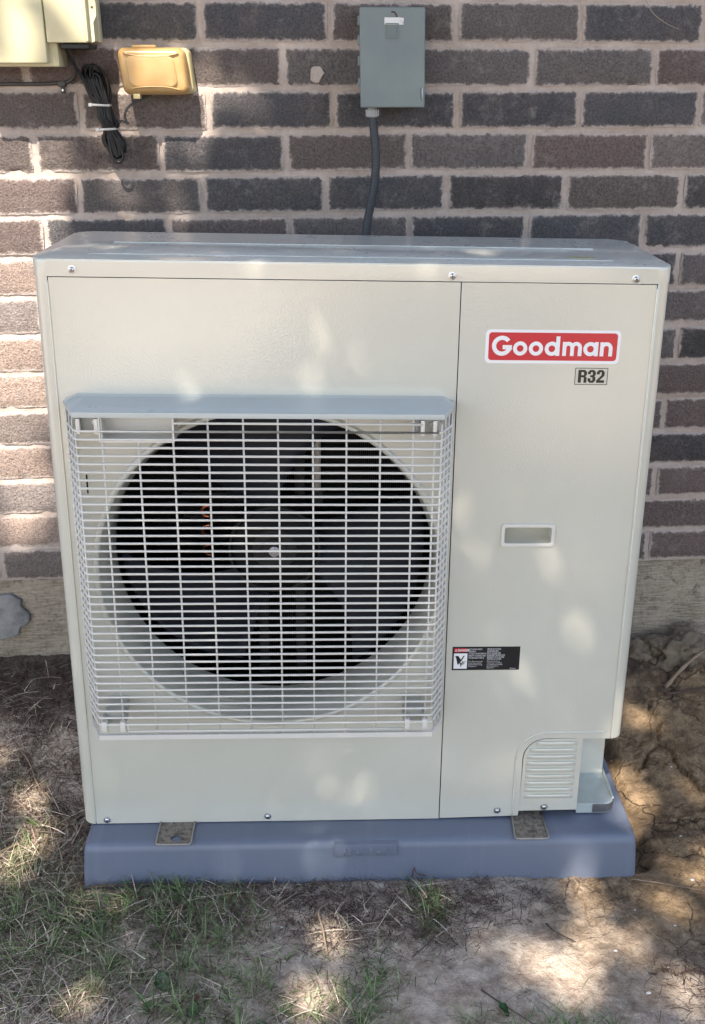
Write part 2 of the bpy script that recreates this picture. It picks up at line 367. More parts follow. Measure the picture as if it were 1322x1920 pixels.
def dirt_mat():
    m, nt, bs = new_mat('dry_cracked_soil'); co = worldco(nt)
    f = tex(nt, co, 3.2, 7, .62, .3); g = tex(nt, co, 30, 7, .72, .4); k = tex(nt, co, 190, 4, .7)
    sp = nt.nodes.new('ShaderNodeSeparateXYZ'); nt.links.new(co, sp.inputs[0])
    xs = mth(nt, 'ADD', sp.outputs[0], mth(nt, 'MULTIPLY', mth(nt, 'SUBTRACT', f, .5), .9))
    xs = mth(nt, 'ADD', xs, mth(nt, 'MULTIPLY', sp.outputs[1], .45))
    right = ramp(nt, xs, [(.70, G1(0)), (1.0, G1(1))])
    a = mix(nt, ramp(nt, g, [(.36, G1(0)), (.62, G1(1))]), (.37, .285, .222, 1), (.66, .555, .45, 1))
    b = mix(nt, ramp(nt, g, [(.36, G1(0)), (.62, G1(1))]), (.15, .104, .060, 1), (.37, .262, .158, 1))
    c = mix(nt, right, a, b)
    # dark fine plant litter ground into the soil
    lit = mth(nt, 'MULTIPLY', ramp(nt, tex(nt, co, 7, 6, .7, .6), [(.54, G1(0)), (.64, G1(1))]), ramp(nt, tex(nt, co, 75, 5, .8, 1.2), [(.46, G1(0)), (.58, G1(1))]))
    c = mix(nt, mth(nt, 'MULTIPLY', lit, .75), c, (.055, .036, .030, 1))
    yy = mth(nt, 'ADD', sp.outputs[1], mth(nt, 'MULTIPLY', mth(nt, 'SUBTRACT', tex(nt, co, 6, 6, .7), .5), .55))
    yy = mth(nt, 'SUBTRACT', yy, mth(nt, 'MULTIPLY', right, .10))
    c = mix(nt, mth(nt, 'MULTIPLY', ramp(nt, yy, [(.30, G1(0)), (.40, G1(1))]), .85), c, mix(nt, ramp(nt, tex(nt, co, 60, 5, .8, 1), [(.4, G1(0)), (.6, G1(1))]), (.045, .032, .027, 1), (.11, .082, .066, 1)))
    c = mix(nt, ramp(nt, k, [(.3, G1(.5)), (.55, G1(0))]), c, mix(nt, 1.0, c, G1(.55), 'MULTIPLY'))
    # drying cracks; the shade inside them is put in as dark colour
    wv = nt.nodes.new('ShaderNodeVectorMath'); wv.operation = 'ADD'
    nz = nt.nodes.new('ShaderNodeTexNoise'); nz.inputs['Scale'].default_value = 14; nz.inputs['Detail'].default_value = 4; nt.links.new(co, nz.inputs['Vector'])
    sc = nt.nodes.new('ShaderNodeVectorMath'); sc.operation = 'SCALE'; sc.inputs['Scale'].default_value = .09; nt.links.new(nz.outputs['Color'], sc.inputs[0])
    nt.links.new(co, wv.inputs[0]); nt.links.new(sc.outputs[0], wv.inputs[1])
    v = nt.nodes.new('ShaderNodeTexVoronoi'); v.feature = 'DISTANCE_TO_EDGE'; v.inputs['Scale'].default_value = 8.5; nt.links.new(wv.outputs[0], v.inputs['Vector'])
    crack = ramp(nt, v.outputs['Distance'], [(.0, G1(1)), (.022, G1(0))])
    gate = mth(nt, 'MULTIPLY', ramp(nt, tex(nt, co, 5, 3, .5), [(.46, G1(0)), (.58, G1(1))]), mth(nt, 'ADD', mth(nt, 'MULTIPLY', right, .9), .15))
    crack = mth(nt, 'MULTIPLY', crack, gate)
    c = mix(nt, mth(nt, 'MULTIPLY', crack, .55), c, (.03, .02, .013, 1))
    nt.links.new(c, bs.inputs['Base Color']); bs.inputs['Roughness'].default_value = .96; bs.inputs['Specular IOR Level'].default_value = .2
    h = mth(nt, 'SUBTRACT', mth(nt, 'ADD', mth(nt, 'MULTIPLY', g, 2.0), mth(nt, 'MULTIPLY', k, .9)), mth(nt, 'MULTIPLY', crack, .8))
    bump(nt, bs, h, 1.0, .006); return m
DIRT = dirt_mat()
def blade_mat(name, rough=.6, trans=.25):
    m, nt, bs = new_mat(name); a = nt.nodes.new('ShaderNodeAttribute'); a.attribute_name = 'Col'
    nt.links.new(a.outputs['Color'], bs.inputs['Base Color']); bs.inputs['Roughness'].default_value = rough; bs.inputs['Specular IOR Level'].default_value = .3
    bs.inputs['Subsurface Weight'].default_value = 0
    return m
BLADES = blade_mat('grass_and_straw')
def leaf_mat(name, col, rough=.5):
    m, nt, bs = new_mat(name); co = coords(nt); f = tex(nt, co, 60, 4, .6)
    c = mix(nt, ramp(nt, f, [(.3, G1(0)), (.7, G1(1))]), tuple(x*.7 for x in col[:3])+(1,), tuple(x*1.2 for x in col[:3])+(1,))
    nt.links.new(c, bs.inputs['Base Color']); bs.inputs['Roughness'].default_value = rough; return m
BARK = simple('bark', (.11, .085, .065, 1), .9, bumps=.8, bscale=40, var=.3, vscale=20)
LEAFG = leaf_mat('tree_leaf', (.055, .095, .028))

# ------------------------------------------------------------------ ground
CR = [[(1205,1340),(1222,1362),(1218,1392),(1240,1415),(1252,1448),(1262,1462)]]
cracks = [[(1.128,.372),(1.118,.345),(1.134,.318),(1.120,.288),(1.118,.262),(1.138,.238),(1.140,.205),(1.160,.175),(1.168,.148),(1.205,.128)],
          [(.868,-.092),(.858,-.105),(.870,-.135),(.864,-.165),(.872,-.19)], [(1.118,.262),(1.085,.24),(1.07,.21),(1.05,.19)],
          [(1.205,.128),(1.22,.09),(1.20,.06),(1.215,.02)], [(1.06,.06),(1.10,.05),(1.14,.07),(1.205,.06)], [(.935,-.30),(.955,-.29),(.975,-.305),(1.005,-.295),(1.02,-.31)]]
def sst(a, b, x): t = min(max((x-a)/(b-a), 0), 1); return t*t*(3-2*t)
def seg_d(px, py, a, b):
    dx, dy = b[0]-a[0], b[1]-a[1]; t = min(max(((px-a[0])*dx+(py-a[1])*dy)/(dx*dx+dy*dy), 0), 1)
    return math.hypot(px-a[0]-t*dx, py-a[1]-t*dy)
def ground_h(x, y, detail=True):
    h = -.0228*min(max(x, -1), 2)-.002
    up_ = sst(.08, .50, y)
    edge = .11*(1-sst(.2, .9, x))+.095*sst(.2, .9, x)
    h += up_*edge
    if x > .9: h += .022*sst(.40, .43, y+.012*math.sin(x*31))       # ledge of litter against the foundation
    inside = sst(-.03, .01, x)*(1-sst(.985, 1.03, x))*sst(-.075, -.045, y)*(1-sst(.40, .44, y))
    n = 0
    if detail and -1.5 < x < 2.5 and -2 < y < 1:
        n = .010*noise.noise((x*5, y*5, 3))+.0055*noise.noise((x*17, y*17, 5))+.0050*noise.noise((x*46, y*46, 9))+.0034*noise.noise((x*115, y*115, 2))
        n *= 1-.6*sst(-.12, -.05, y)*(1-sst(.985, 1.1, x))*sst(-.1, 0, x)
        if .8 < x < 1.3 and -.4 < y < .45:
            d = min(seg_d(x+.004*noise.noise((x*90, y*90, 1)), y+.004*noise.noise((x*90, y*90, 7)), L[i], L[i+1]) for L in cracks for i in range(len(L)-1))
            if d < .004: n -= .016*(1-d/.004)
            elif d < .02: n += .0025*(1-(d-.004)/.016)
    h += n
    return h*(1-inside)+inside*(-.0228*x-.03)
def axis(lo, hi, step, far):
    a = list(np.arange(lo, hi+1e-9, step)); s = step; v = hi; R_ = []
    while v < far: s *= 1.35; v += s; R_.append(v)
    s = step; v = lo; L_ = []
    while v > -far: s *= 1.35; v -= s; L_.append(v)
    return L_[::-1]+a+R_
xs = axis(-.36, 1.36, .0043, 45); ys = axis(-.46, .56, .0043, 45)
V = [(x, y, ground_h(x, y)) for y in ys for x in xs]; nx = len(xs)
F = [(j*nx+i, j*nx+i+1, (j+1)*nx+i+1, (j+1)*nx+i) for j in range(len(ys)-1) for i in range(nx-1)]
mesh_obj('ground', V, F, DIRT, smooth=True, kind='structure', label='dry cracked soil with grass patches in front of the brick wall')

REFLECT = simple('pale_reflector_slab', (.60, .53, .45, 1), .85, bumps=.4, bscale=60, var=.12, vscale=3)
def reflector(name, x0, x1, y0, y1, label):  # unseen slabs added to brighten the reflections in the panels
    o = bm_obj(name, box_bm(x0, x1, y0, y1, -.04, .022, .006), REFLECT, None, kind='structure', label=label)
reflector('path', -1.25, .13, -6.4, -2.7, 'pale slab added unseen in the yard to brighten the panel gloss')
reflector('small_reflector', .60, .80, -4.6, -3.7, 'small pale paving slab added unseen in the yard')
# ------------------------------------------------------------------ brick wall
WY, P, HC, WF = .540, .2329, .0760, .2986
wall = empty('brick_wall', 'dark grey and brown brick wall with pale mortar behind the outdoor unit', 'wall', loc=(.5, WY, WF))
wall['kind'] = 'structure'
del wall['category']
# mortar bed as one displaced sheet with thickness
def sheet(x0, x1, z0, z1, y, sx, sz, amp, freq):
    b = bmesh.new(); nx_ = int((x1-x0)/sx)+1; nz_ = int((z1-z0)/sz)+1; g = []
    for j in range(nz_+1):
        for i in range(nx_+1):
            x = x0+(x1-x0)*i/nx_; z = z0+(z1-z0)*j/nz_
            g.append(b.verts.new((x, y+amp*noise.noise((x*freq, z*freq, 1.5))+amp*.5*noise.noise((x*freq*3, z*freq*3, 4)), z)))
    for j in range(nz_):
        for i in range(nx_):
            a = j*(nx_+1)+i; b.faces.new((g[a], g[a+1], g[a+nx_+2], g[a+nx_+1]))
    return b
mo = bm_obj('mortar', sheet(-.5, 1.6, WF+.001, 1.62, WY+.0008, .005, .005, .0016, 60), MORTAR, smooth=True)
mo.parent = wall; mo.matrix_parent_inverse = wall.matrix_world.inverted(); 
wall_inv = Matrix.Translation((-.5, -WY, -WF))
mo.matrix_parent_inverse = wall_inv
bk = box('wall_core', -4.0, 5.0, WY+.012, WY+.2, WF, 2.75, MORTAR, bev=0); bk.parent = wall; bk.matrix_parent_inverse = wall_inv

def brick_variant(seed, w=.2243, h=.0668, d=.03):
    rnd = random.Random(seed); b = bmesh.new()
    nxx, nzz = 16, 6; grid = {}
    for j in range(nzz+1):
        for i in range(nxx+1):
            u, v = i/nxx, j/nzz; x = (u-.5)*w; z = (v-.5)*h
            e = (i in (0, nxx)) or (j in (0, nzz)); y = -.0015*0
            jit = .0011
            if i in (0, nxx): x += rnd.uniform(-jit, jit)*1.3
            if j in (0, nzz): z += rnd.uniform(-jit, jit)
            if i in (0, nxx) and j in (0, nzz): x *= .985; z *= .95
            y = .0022+rnd.uniform(0, .001) if e else rnd.uniform(-.0007, .0007)
            if e and rnd.random() < .07: y += .003; x *= .98; z *= .96
            grid[i, j] = b.verts.new((x, y, z))
    for j in range(nzz):
        for i in range(nxx): b.faces.new((grid[i, j], grid[i+1, j], grid[i+1, j+1], grid[i, j+1]))
    ring = [grid[i, 0] for i in range(nxx+1)]+[grid[nxx, j] for j in range(1, nzz+1)]+[grid[i, nzz] for i in range(nxx-1, -1, -1)]+[grid[0, j] for j in range(nzz-1, 0, -1)]
    back = [b.verts.new((v.co.x, d, v.co.z)) for v in ring]; n = len(ring)
    for i in range(n): b.faces.new((ring[i], back[i], back[(i+1) % n], ring[(i+1) % n]))
    me = bpy.data.meshes.new('brick'); bmesh.ops.recalc_face_normals(b, faces=b.faces); b.to_mesh(me); b.free()
    me.materials.append(BRICK); me.shade_smooth(); me.set_sharp_from_angle(angle=R(60)); return me
variants = [brick_variant(i) for i in range(18)]
PAL = {'D': (.078, .077, .083), 'K': (.060, .056, .055), 'M': (.140, .124, .120), 'B': (.138, .112, .102), 'R': (.155, .115, .105), 'L': (.20, .165, .15), 'P': (.38, .29, .245), 'Q': (.29, .25, .235)}  # P and Q are pale bricks with sunlight put into the colour
OFF = {-4: .235, -3: .375, -2: .2375, -1: .3821, 0: .0088, 1: -.0831, 2: -.010, 3: -.0811, 4: 1.1595, 5: 1.292, 6: 1.1735, 7: 1.300, 8: 1.1576, 9: 1.318, 10: 1.1509, 11: 1.325, 12: 1.1481}
# colour of the brick to the RIGHT of each head joint, by row; keyed by nearest joint position
COLS = {-2: 'DDBMDK', -1: 'RBMMMRK', 0: 'BBDDDDL', 1: 'BBDBMRL', 2: 'RMDDKBK', 3: 'RDBMDDD'}
right_cols = {4: 'DM', 5: 'MM', 6: 'MK', 7: 'RR', 8: 'BR', 9: 'KK', 10: 'RR', 11: 'RR', 12: 'BR'}
left_sunlit_cols = {4: 'P', 5: 'Q', 6: 'P', 7: 'P', 8: 'L', 9: 'P', 10: 'Q', 11: 'P', 12: 'L'}  # left strip set paler than its clay, sunlight put into the colour
nb = 0
for k in range(-4, 13):
    off = OFF[k]; z = WF+(13-k-.5)*HC
    n0 = math.floor((-.36-off)/P)
    js = [off+j*P for j in range(n0, n0+9) if off+j*P < 1.36]
    for j, x0 in enumerate(js):
        xc = x0+P/2
        if k >= 4 and .22 < xc < .80 and x0 > .15 and x0+P < .85: hid = True
        else: hid = False
        if hid: ch = 'M'
        elif k in COLS:
            # first visible joint index
            q = int(round((x0-off)/P)); s = COLS[k]
            base = {-2: 1, -1: 2, 0: 1, 1: 1, 2: 1, 3: 1}[k]
            ch = s[min(max(q+base, 0), len(s)-1)]
        elif k >= 4: ch = left_sunlit_cols[k] if xc < .4 else right_cols[k][1 if x0 > 1.1 else 0]
        else: ch = random.choice('DBMR')
        if hid: continue
        o = bpy.data.objects.new('brick', variants[(nb*7+k*3) % 18]); C.objects.link(o); nb += 1
        o.parent = wall; o.matrix_parent_inverse = wall_inv
        o.location = (xc+random.uniform(-.0012, .0012), WY-.004+random.uniform(-.0012, .0012), z+random.uniform(-.0012, .0012))
        o.rotation_euler = (random.uniform(-.006, .006), random.choice((0, math.pi))+random.uniform(-.006, .006), random.uniform(-.004, .004))
        if abs(o.rotation_euler.y) > 1: o.rotation_euler.y -= 0
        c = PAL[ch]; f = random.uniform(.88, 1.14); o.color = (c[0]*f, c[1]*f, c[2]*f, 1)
# the bricks outside the picture and behind the unit: one joined part
bm = bmesh.new()
for k in range(-21, 13):
    off = OFF.get(k, .2375 if k % 2 == 0 else .36); z = WF+(13-k-.5)*HC
    n0 = math.floor((-4-off)/P)
    for j in range(n0, n0+39):
        x0 = off+j*P; xc = x0+P/2
        if k >= -4 and -.36-P < x0 < 1.36 and not (k >= 4 and .22 < xc < .80 and x0 > .15 and x0+P < .85): continue
        if x0+P > 5: continue
        box_bm(xc-.111, xc+.111, WY-.004, WY+.02, z-.0325, z+.0325, 0, bm=bm)
o = bm_obj('brick_field', bm, BRICK, None, kind='stuff'); o.parent = wall; o.matrix_parent_inverse = wall_inv; o.color = (.11, .098, .095, 1)

# foundation
fb = sheet(-4.0, 5.0, -.15, WF-.001, WY+.004, .012, .012, .004, 22)
fo = bm_obj('foundation', fb, CONC, None, smooth=True, kind='structure', label='weathered concrete foundation band under the bricks')
fb2 = box('foundation_core', -4, 5, WY+.012, WY+.22, -.15, WF-.002, CONC, fo, bev=0)
# ragged mortar lip where the wall meets the foundation
def blob_plate(name, pts, y, th, m, parent=None, n=6, seed=1, **kw):
    P_ = []
    rnd = random.Random(seed); q = [(*p, 0) for p in pts]; sp_ = smooth_path(q[-2:]+q+q[:2], 4)[8:-8]
    P_ = [(v.x+.006*noise.noise((v.x*60+seed, v.y*60, 0))+.0025*noise.noise((v.x*260, v.y*260, seed)), v.y+.006*noise.noise((v.x*60, v.y*60, seed))+.0025*noise.noise((v.x*240+9, v.y*240, seed))) for v in sp_]
    return plate(name, [P_], y, th, m, parent, bev=min(.003, th*.45), **kw)
    L = len(pts)
    for i in range(L):
        a, b_ = pts[i], pts[(i+1) % L]
        for t in range(n):
            u = t/n; P_.append((a[0]+(b_[0]-a[0])*u+rnd.uniform(-.002, .002), a[1]+(b_[1]-a[1])*u+rnd.uniform(-.002, .002)))
    return plate(name, [P_], y, th, m, parent, bev=min(.0025, th*.45), **kw)
cp = blob_plate('cement_patch', [(-.40, .262), (-.30, .268), (-.232, .264), (-.219, .252), (-.218, .236), (-.204, .216), (-.205, .203), (-.224, .188), (-.238, .170), (-.28, .160), (-.40, .16)], WY-.006, .016, PATCH, None, seed=3,
           label='smooth grey cement patch on the foundation at the far left', category='cement patch')

# ------------------------------------------------------------------ outdoor unit, in its own frame (it stands slightly out of level)
RR = Matrix(((0.9995521, 0.0192341, 0.0229278), (-0.0193588, 0.9997989, 0.0052271), (-0.0228227, -0.0056687, 0.9997235)))
RM = RR.to_4x4()
def place(o): o.matrix_world = RM
W_, D_, ZB, ZT = .9445, .3115, .0785, 1.0612
unit = empty('outdoor_unit', 'cream air conditioner outdoor unit with fan grille and red name sticker on a plastic pad', 'air conditioner')
place(unit)
ZL = 1.0360        # underside of the lid
RC = .022
SEAM = .6267
# side shells (wrap round the front corners)
def shell(name, path, z0, z1, m, parent, th=.0012, roundlow=None):
    b = bmesh.new(); n = len(path); nz = 10
    rows = []
    for k in range(nz+1):
        t = k/nz
        row = []
        for (x, y) in path: row.append(b.verts.new((x, y, z0+(z1-z0)*t)))
        rows.append(row)
    for A, B in zip(rows, rows[1:]):
        for i in range(n-1): b.faces.new((A[i], A[i+1], B[i+1], B[i]))
    ob = bm_obj(name, b, m, parent, smooth=True)
    return ob
XL, XR = .0222, .9225
pl = [(XL, 0.0)]+[(RC+RC*math.cos(R(a)), RC+RC*math.sin(R(a))) for a in range(-90, -181, -9)]+[(0, .10), (0, .20), (0, D_)]
shell('side_panel', pl, ZB+.000, ZL, PAINT, unit)
zr = .2425
pr_ = [(XR, 0.0)]+[(W_-RC+RC*math.cos(R(a)), RC+RC*math.sin(R(a))) for a in range(-90, 1, 9)]+[(W_, .10), (W_, .20), (W_, D_)]
o = shell('side_panel', pr_, zr, ZL, PAINT, unit)
# closing flange under the right corner and the lower part of that side
flo = [(XR-.06, 0.0007)]+pr_[1:-3]+[(W_, .11), (XR-.06, .11)]
bm_obj('corner_flange', prism_z(flo, zr-.0009, zr+.0002), PAINT, unit)
shell('side_panel_lower', [(.9430, .100), (.9430, .15), (.9430, D_)], .10, zr, PAINT, unit)
box('back_panel', .002, W_-.002, D_-.002, D_, ZB+.002, ZL, INNER, unit, bev=0)
# raised beads beside the corner columns and the recessed gap line
for x, z0, z1 in ((XL, ZB+.004, 1.0295), (XR, zr+.0005, 1.0295)):
    dx = -.0012 if x < .5 else .0012
    bm_obj('corner_bead', tube_bm([(x, .0008, z0), (x, -.0004, z0+.004), (x, -.0004, z1-.004), (x, .0008, z1)], .0015, 10), PAINT, unit, smooth=True)
# fan panel
AX, AZ = .3375, .560
fanp = plate('fan_panel', [[(XL+.0012, ZB), (SEAM-.0007, ZB), (SEAM-.0007, ZL-.0015), (XL+.0012, ZL-.0015)], arc(AX, AZ, .276, 0, 354, 59)], 0.0, .0012, PAINT, unit, bev=.0004)
# bell mouth
prof = [(-.0003, .2840), (-.0045, .2822), (-.0058, .2785), (-.0045, .2748), (-.0012, .2735), (.002, .2728), (.0075, .2712), (.016, .2685), (.028, .2660), (.045, .2650), (.085, .2650), (.10, .2665)]
bm_obj('bell_mouth', lathe_bm((AX, 0, AZ), (0, 1, 0), prof, 96), PAINT, unit, smooth=True)
# dark cabin behind
b = bmesh.new(); cb = box_bm(.005, SEAM+.012, .101, .30, ZB+.01, ZL-.01, 0)
for f in list(cb.faces):
    if f.normal.y < -.5: cb.faces.remove(f)
bm_obj('fan_compartment', cb, INNER, unit)
plate('shroud_plate', [[(.005, ZB+.01), (SEAM+.01, ZB+.01), (SEAM+.01, ZL-.01), (.005, ZL-.01)], arc(AX, AZ, .2662, 0, 354, 59)], .0995, .001, INNER, unit)
# coil at the back: fins joined, tubes and copper bends apart
bm = bmesh.new()
for i in range(150): box_bm(.03+i*.0038, .031+i*.0038, .275, .298, .12, 1.0, 0, bm=bm)
bm_obj('coil_fins', bm, FIN, unit, kind='stuff')
for i in range(3):
    z = .572-i*.0385
    bm_obj('coil_tube', tube_bm([(.09, .262, z+.010), (.19, .262, z+.010)], .0045, 8), FIN, unit, smooth=True)
    pts = [(.208+.010*math.cos(R(a))*-1, .245, z+.0105*math.sin(R(a))) for a in range(-90, 91, 20)]
    pts = [(.216, .245, pts[0][2])]+pts+[(.216, .245, pts[-1][2])]
    bm_obj('copper_bend', tube_bm(pts, .0036, 8), COPPER, unit, smooth=True)
for i in range(7): box('coil_tube_row', .16, .60, .268, .2725, .46+i*.045, .4635+i*.045, FIN, unit, bev=0)
# motor mount with bright support tube
bm_obj('support_tube', cyl_bm((.4085, .190, .635), (.4085, .190, .97), .0065, n=14), simple('pale_steel_tube', (.55, .50, .45, 1), .4), unit, smooth=True)
box('motor_bracket', .300, .318, .20, .206, .12, 1.0, HUBM, unit)
box('motor_bracket', .368, .386, .20, .206, .12, 1.0, HUBM, unit)
box('motor_bracket', .399, .418, .186, .194, .605, .635, HUBM, unit)
fan = link(bpy.data.objects.new('fan', bpy.data.meshes.new('fan')), unit)
fan.data = bpy.data.meshes.new('fan_hub_barrel')
b = lathe_bm((AX, .100, AZ), (0, 1, 0), [(0, .0), (0, .066), (.004, .0735), (.012, .0765), (.075, .0765), (.075, .070), (.013, .070), (.010, .0)], 64)
me = fan.data; bmesh.ops.recalc_face_normals(b, faces=b.faces); b.to_mesh(me); b.free(); me.materials.append(DARK); me.shade_smooth(); me.set_sharp_from_angle(angle=R(30))
bm_obj('hub_ring', lathe_bm((AX, .096, AZ), (0, 1, 0), [(0, .0745), (-.002, .0765), (0, .0785), (.006, .0785)], 64), HUBM, fan, smooth=True)
bm_obj('hub_cap', lathe_bm((AX, .096, AZ), (0, 1, 0), [(-.004, 0), (-.004, .020), (.0, .022), (.0, .036), (.004, .038)], 48), HUBM, fan, auto=True)
bm_obj('shaft_nut', lathe_bm((AX, .088, AZ), (0, 1, 0), [(-.010, .0), (-.010, .0035), (-.006, .004), (-.006, .0068), (.000, .0068), (.000, .0095), (.004, .0095)], 12), STEEL, fan, auto=True)
for q in range(3):
    b = bmesh.new(); rows = []
    for i in range(13):
        r = .0765+(.259-.0765)*i/12; row = []; sweep = R(14)*((i/12)**1.2)
        span = R(50+24*(i/12))
        for j in range(13):
            a = R(-8+120*q)-sweep+span*(j/12-.5)
            y = .100+.066*(j/12)-.012*math.sin(math.pi*j/12)+.004*(i/12)
            row.append(b.verts.new((AX+r*math.cos(a), y, AZ+r*math.sin(a))))
        rows.append(row)
    for A, B in zip(rows, rows[1:]):
        for j in range(12): b.faces.new((A[j], A[j+1], B[j+1], B[j]))
    bmesh.ops.solidify(b, geom=b.faces[:], thickness=.003)
    bm_obj('fan_blade', b, BLADE, fan, smooth=True)

# service panel with pull handle and cut lower corner
R0 = .0405; cxl, czl = .770+R0, zr-R0
inner = [(.7685, ZB+.0075)]+[(.770, ZB+.014), (.770, czl)]+arc(cxl, czl, R0, 180, 90, 10)+[(XR-.001, zr)]
hx0, hx1, hz0, hz1 = .7085, .7952, .6092, .6475
plate('service_panel', [[(SEAM+.0009, ZB+.0005), (.7685, ZB+.0035)]+[(.770, ZB+.018), (.770, czl)]+arc(cxl, czl, R0, 180, 90, 10)[1:]+[(XR-.0010, zr), (XR-.0010, ZL-.0015), (SEAM+.0009, ZL-.0015)],
      rrect(hx0+.004, hx1-.004, hz0+.004, hz1-.004, .003)], .0004, .0012, PAINT, unit, bev=.0004)
box('seam_backing', SEAM-.006, SEAM+.006, .0022, .004, ZB+.002, ZL-.002, BLACK, unit, bev=0)
ro = R0+.0125
bead = [(.7575, .0004, ZB+.006), (.7575, .0002, ZB+.010)]+[(x, .0001, z) for x, z in [(.7575, czl)]+arc(cxl, czl, ro, 180, 90, 12)]+[(.905, .0001, czl+ro), (.912, .0006, czl+ro)]
bm_obj('pressed_bead', tube_bm(bead, .0016, 8), PAINT, unit, smooth=True)
hd = plate('pull_handle', [rrect(hx0-.0005, hx1+.0005, hz0-.0005, hz1+.0005, .005), rrect(hx0+.0055, hx1-.0055, hz0+.0055, hz1-.0055, .003)], -.0036, .0048, GRILLE, unit, bev=.0014)
# cavity of the handle, open at the front
b = bmesh.new(); x0, x1, z0, z1 = hx0+.0055, hx1-.0055, hz0+.0055, hz1-.0055
prof2 = [(-.0015, z1), (.034, z1-.001), (.040, z1-.010), (.036, z0+.010), (.020, z0+.002), (-.0015, z0)]
for (ya, za), (yb, zb) in zip(prof2, prof2[1:]):
    vs_ = [b.verts.new(p) for p in ((x0, ya, za), (x1, ya, za), (x1, yb, zb), (x0, yb, zb))]; b.faces.new(vs_)
for x in (x0, x1): b.faces.new([b.verts.new((x, y, z)) for y, z in prof2])
bmesh.ops.remove_doubles(b, verts=b.verts, dist=1e-5)
bm_obj('handle_recess', b, PAINT, hd, auto=True)
# louvred cover plate
cov = plate('louvred_cover', [[(.7695, ZB+.0125), (.8745, ZB+.0135), (.8745, zr-.0010)]+[(x+.0005, z-.0010) for x, z in arc(cxl, czl, R0-.001, 90, 180, 10)]], .0016, .0012, PAINT, unit, bev=.0004)
for i in range(9):
    z = .2325-i*.01365; xl = .792 if i == 0 else (.781 if i == 1 else .7765); xr = .865
    b = bmesh.new(); rows = []
    for j in range(15):
        u = j/14; x = xl+(xr-xl)*u; e = min(1, min(u, 1-u)*8); e = math.sin(e*math.pi/2); row = []
        for (dy, dz) in ((.0012, .0042), (-.0026, .0040), (-.0034, .0028), (-.0034, .0006), (-.0024, -.0022), (-.0006, -.0046), (.0014, -.0056)):
            row.append(b.verts.new((x, .0014+(dy-.0012)*e, z+dz)))
        rows.append(row)
    for A, B in zip(rows, rows[1:]):
        for q in range(6): b.faces.new((A[q], A[q+1], B[q+1], B[q]))
    bm_obj('louvre', b, PAINT, cov, auto=True)
# recess right of the cover: inner wall and base pan corner
box('inner_wall', .874, .9430, .1000, .1012, .100, zr, PAINT, unit, bev=0)
box('cover_return', .8733, .8745, .003, .1000, .095, zr-.002, PAINT, unit, bev=0)
pan = [(.876, .008)]+[(.905, .008)]+[(.945-.016+.016*math.cos(R(a)), .024+.016*math.sin(R(a))) for a in range(-90, 1, 15)]+[(.946, .14), (.876, .14)]
bp = bm_obj('base_pan', prism_z(pan, .0800, .1000, .001), GALV, unit, auto=True)
bm_obj('pan_skirt', tube_bm([(x, y-.0006 if y < .03 else y, .0900) for x, y in pan[1:8]]+[(.9468, .10, .0900)], .0011, 6, ry=.0085, refv=(0, 0, 1)), simple('dull_zinc_skirt', (.20, .20, .205, 1), .38, .7, var=.15, vscale=60), bp, auto=True)
b = bmesh.new()
for (xa, ya), (xb, yb) in zip(pan[1:-2], pan[2:-1]): pass
bm_obj('pan_lip', tube_bm([(x, y, .1015) for x, y in pan[7:9]+[(.946, .06), (.946, .10), (.946, .14)]], .0022, 8), GALV, bp, smooth=True)
box('base_rail', .03, .74, .03, D_-.006, .0775, .0825, INNER, unit, bev=0)
# lid
lr = .026
def rr_plan(x0, x1, y0, y1, r, n=7): return rrect(x0, x1, y0, y1, r, n)
lid = bm_obj('lid', prism_z(rr_plan(-.0016, W_+.0016, -.0018, D_+.002, lr), ZL, ZT, .0035, 3), LID if False else PAINT, unit, auto=True)
lid.data.materials.append(LID)
for p_ in lid.data.polygons:
    if p_.normal.z > .7: p_.material_index = 1
bm_obj('lid_ridge', prism_z(rr_plan(.072, .866, .052, .055, .0012, 2), ZT-.001, ZT+.0010, .0006), LID, lid, auto=True)
bm_obj('lid_ridge', prism_z(rr_plan(.085, .864, .182, .185, .0012, 2), ZT-.001, ZT+.0010, .0006), LID, lid, auto=True)
for q in ((.12, .82, .060, .176),): bm_obj('lid_pressing', prism_z(rr_plan(*q, .01, 3), ZT-.001, ZT+.0005, .0004), LID, lid, auto=True)
YL = simple('faded_yellow_label', srgb(164, 160, 120), .3, var=.1, vscale=120)
bm_obj('lid_sticker', prism_z([(.800, .075), (.842, .075), (.842, .092), (.800, .092)], ZT-.0005, ZT+.0009), YL, lid)

def screw(x, z, parent, yf=-.0018, cross=True):
    s = bm_obj('screw', lathe_bm((x, yf, z), (0, -1, 0), [(0, .0062), (.0006, .0062), (.0009, .0048), (.0009, .0042), (.0028, .0040), (.0036, .0028), (.0036, 0)], 20), STEEL, parent, auto=True)
    a = random.uniform(0, 90)
    b = bmesh.new()
    for k in (0, 90):
        t = box_bm(-.0022, .0022, -.0003, .0002, -.0005, .0005, 0)
        me = bpy.data.meshes.new('t'); t.to_mesh(me); t.free(); me.transform(Matrix.Translation((x, yf-.0036-(.0001 if k else 0), z)) @ Matrix.Rotation(R(a+k), 4, 'Y')); b.from_mesh(me); bpy.data.meshes.remove(me)
    bm_obj('cross_slot', b, DKSTEEL, s)
    return s
for x, z in ((.0591, 1.0462), (.6127, 1.0440), (.8881, 1.0430)): screw(x, z, unit, -.0018)
for x, z in ((.0423, .0862), (.3225, .0888), (.7306, .0938)): screw(x, z, unit, 0)
screw(.815, .0990, unit, .0012)
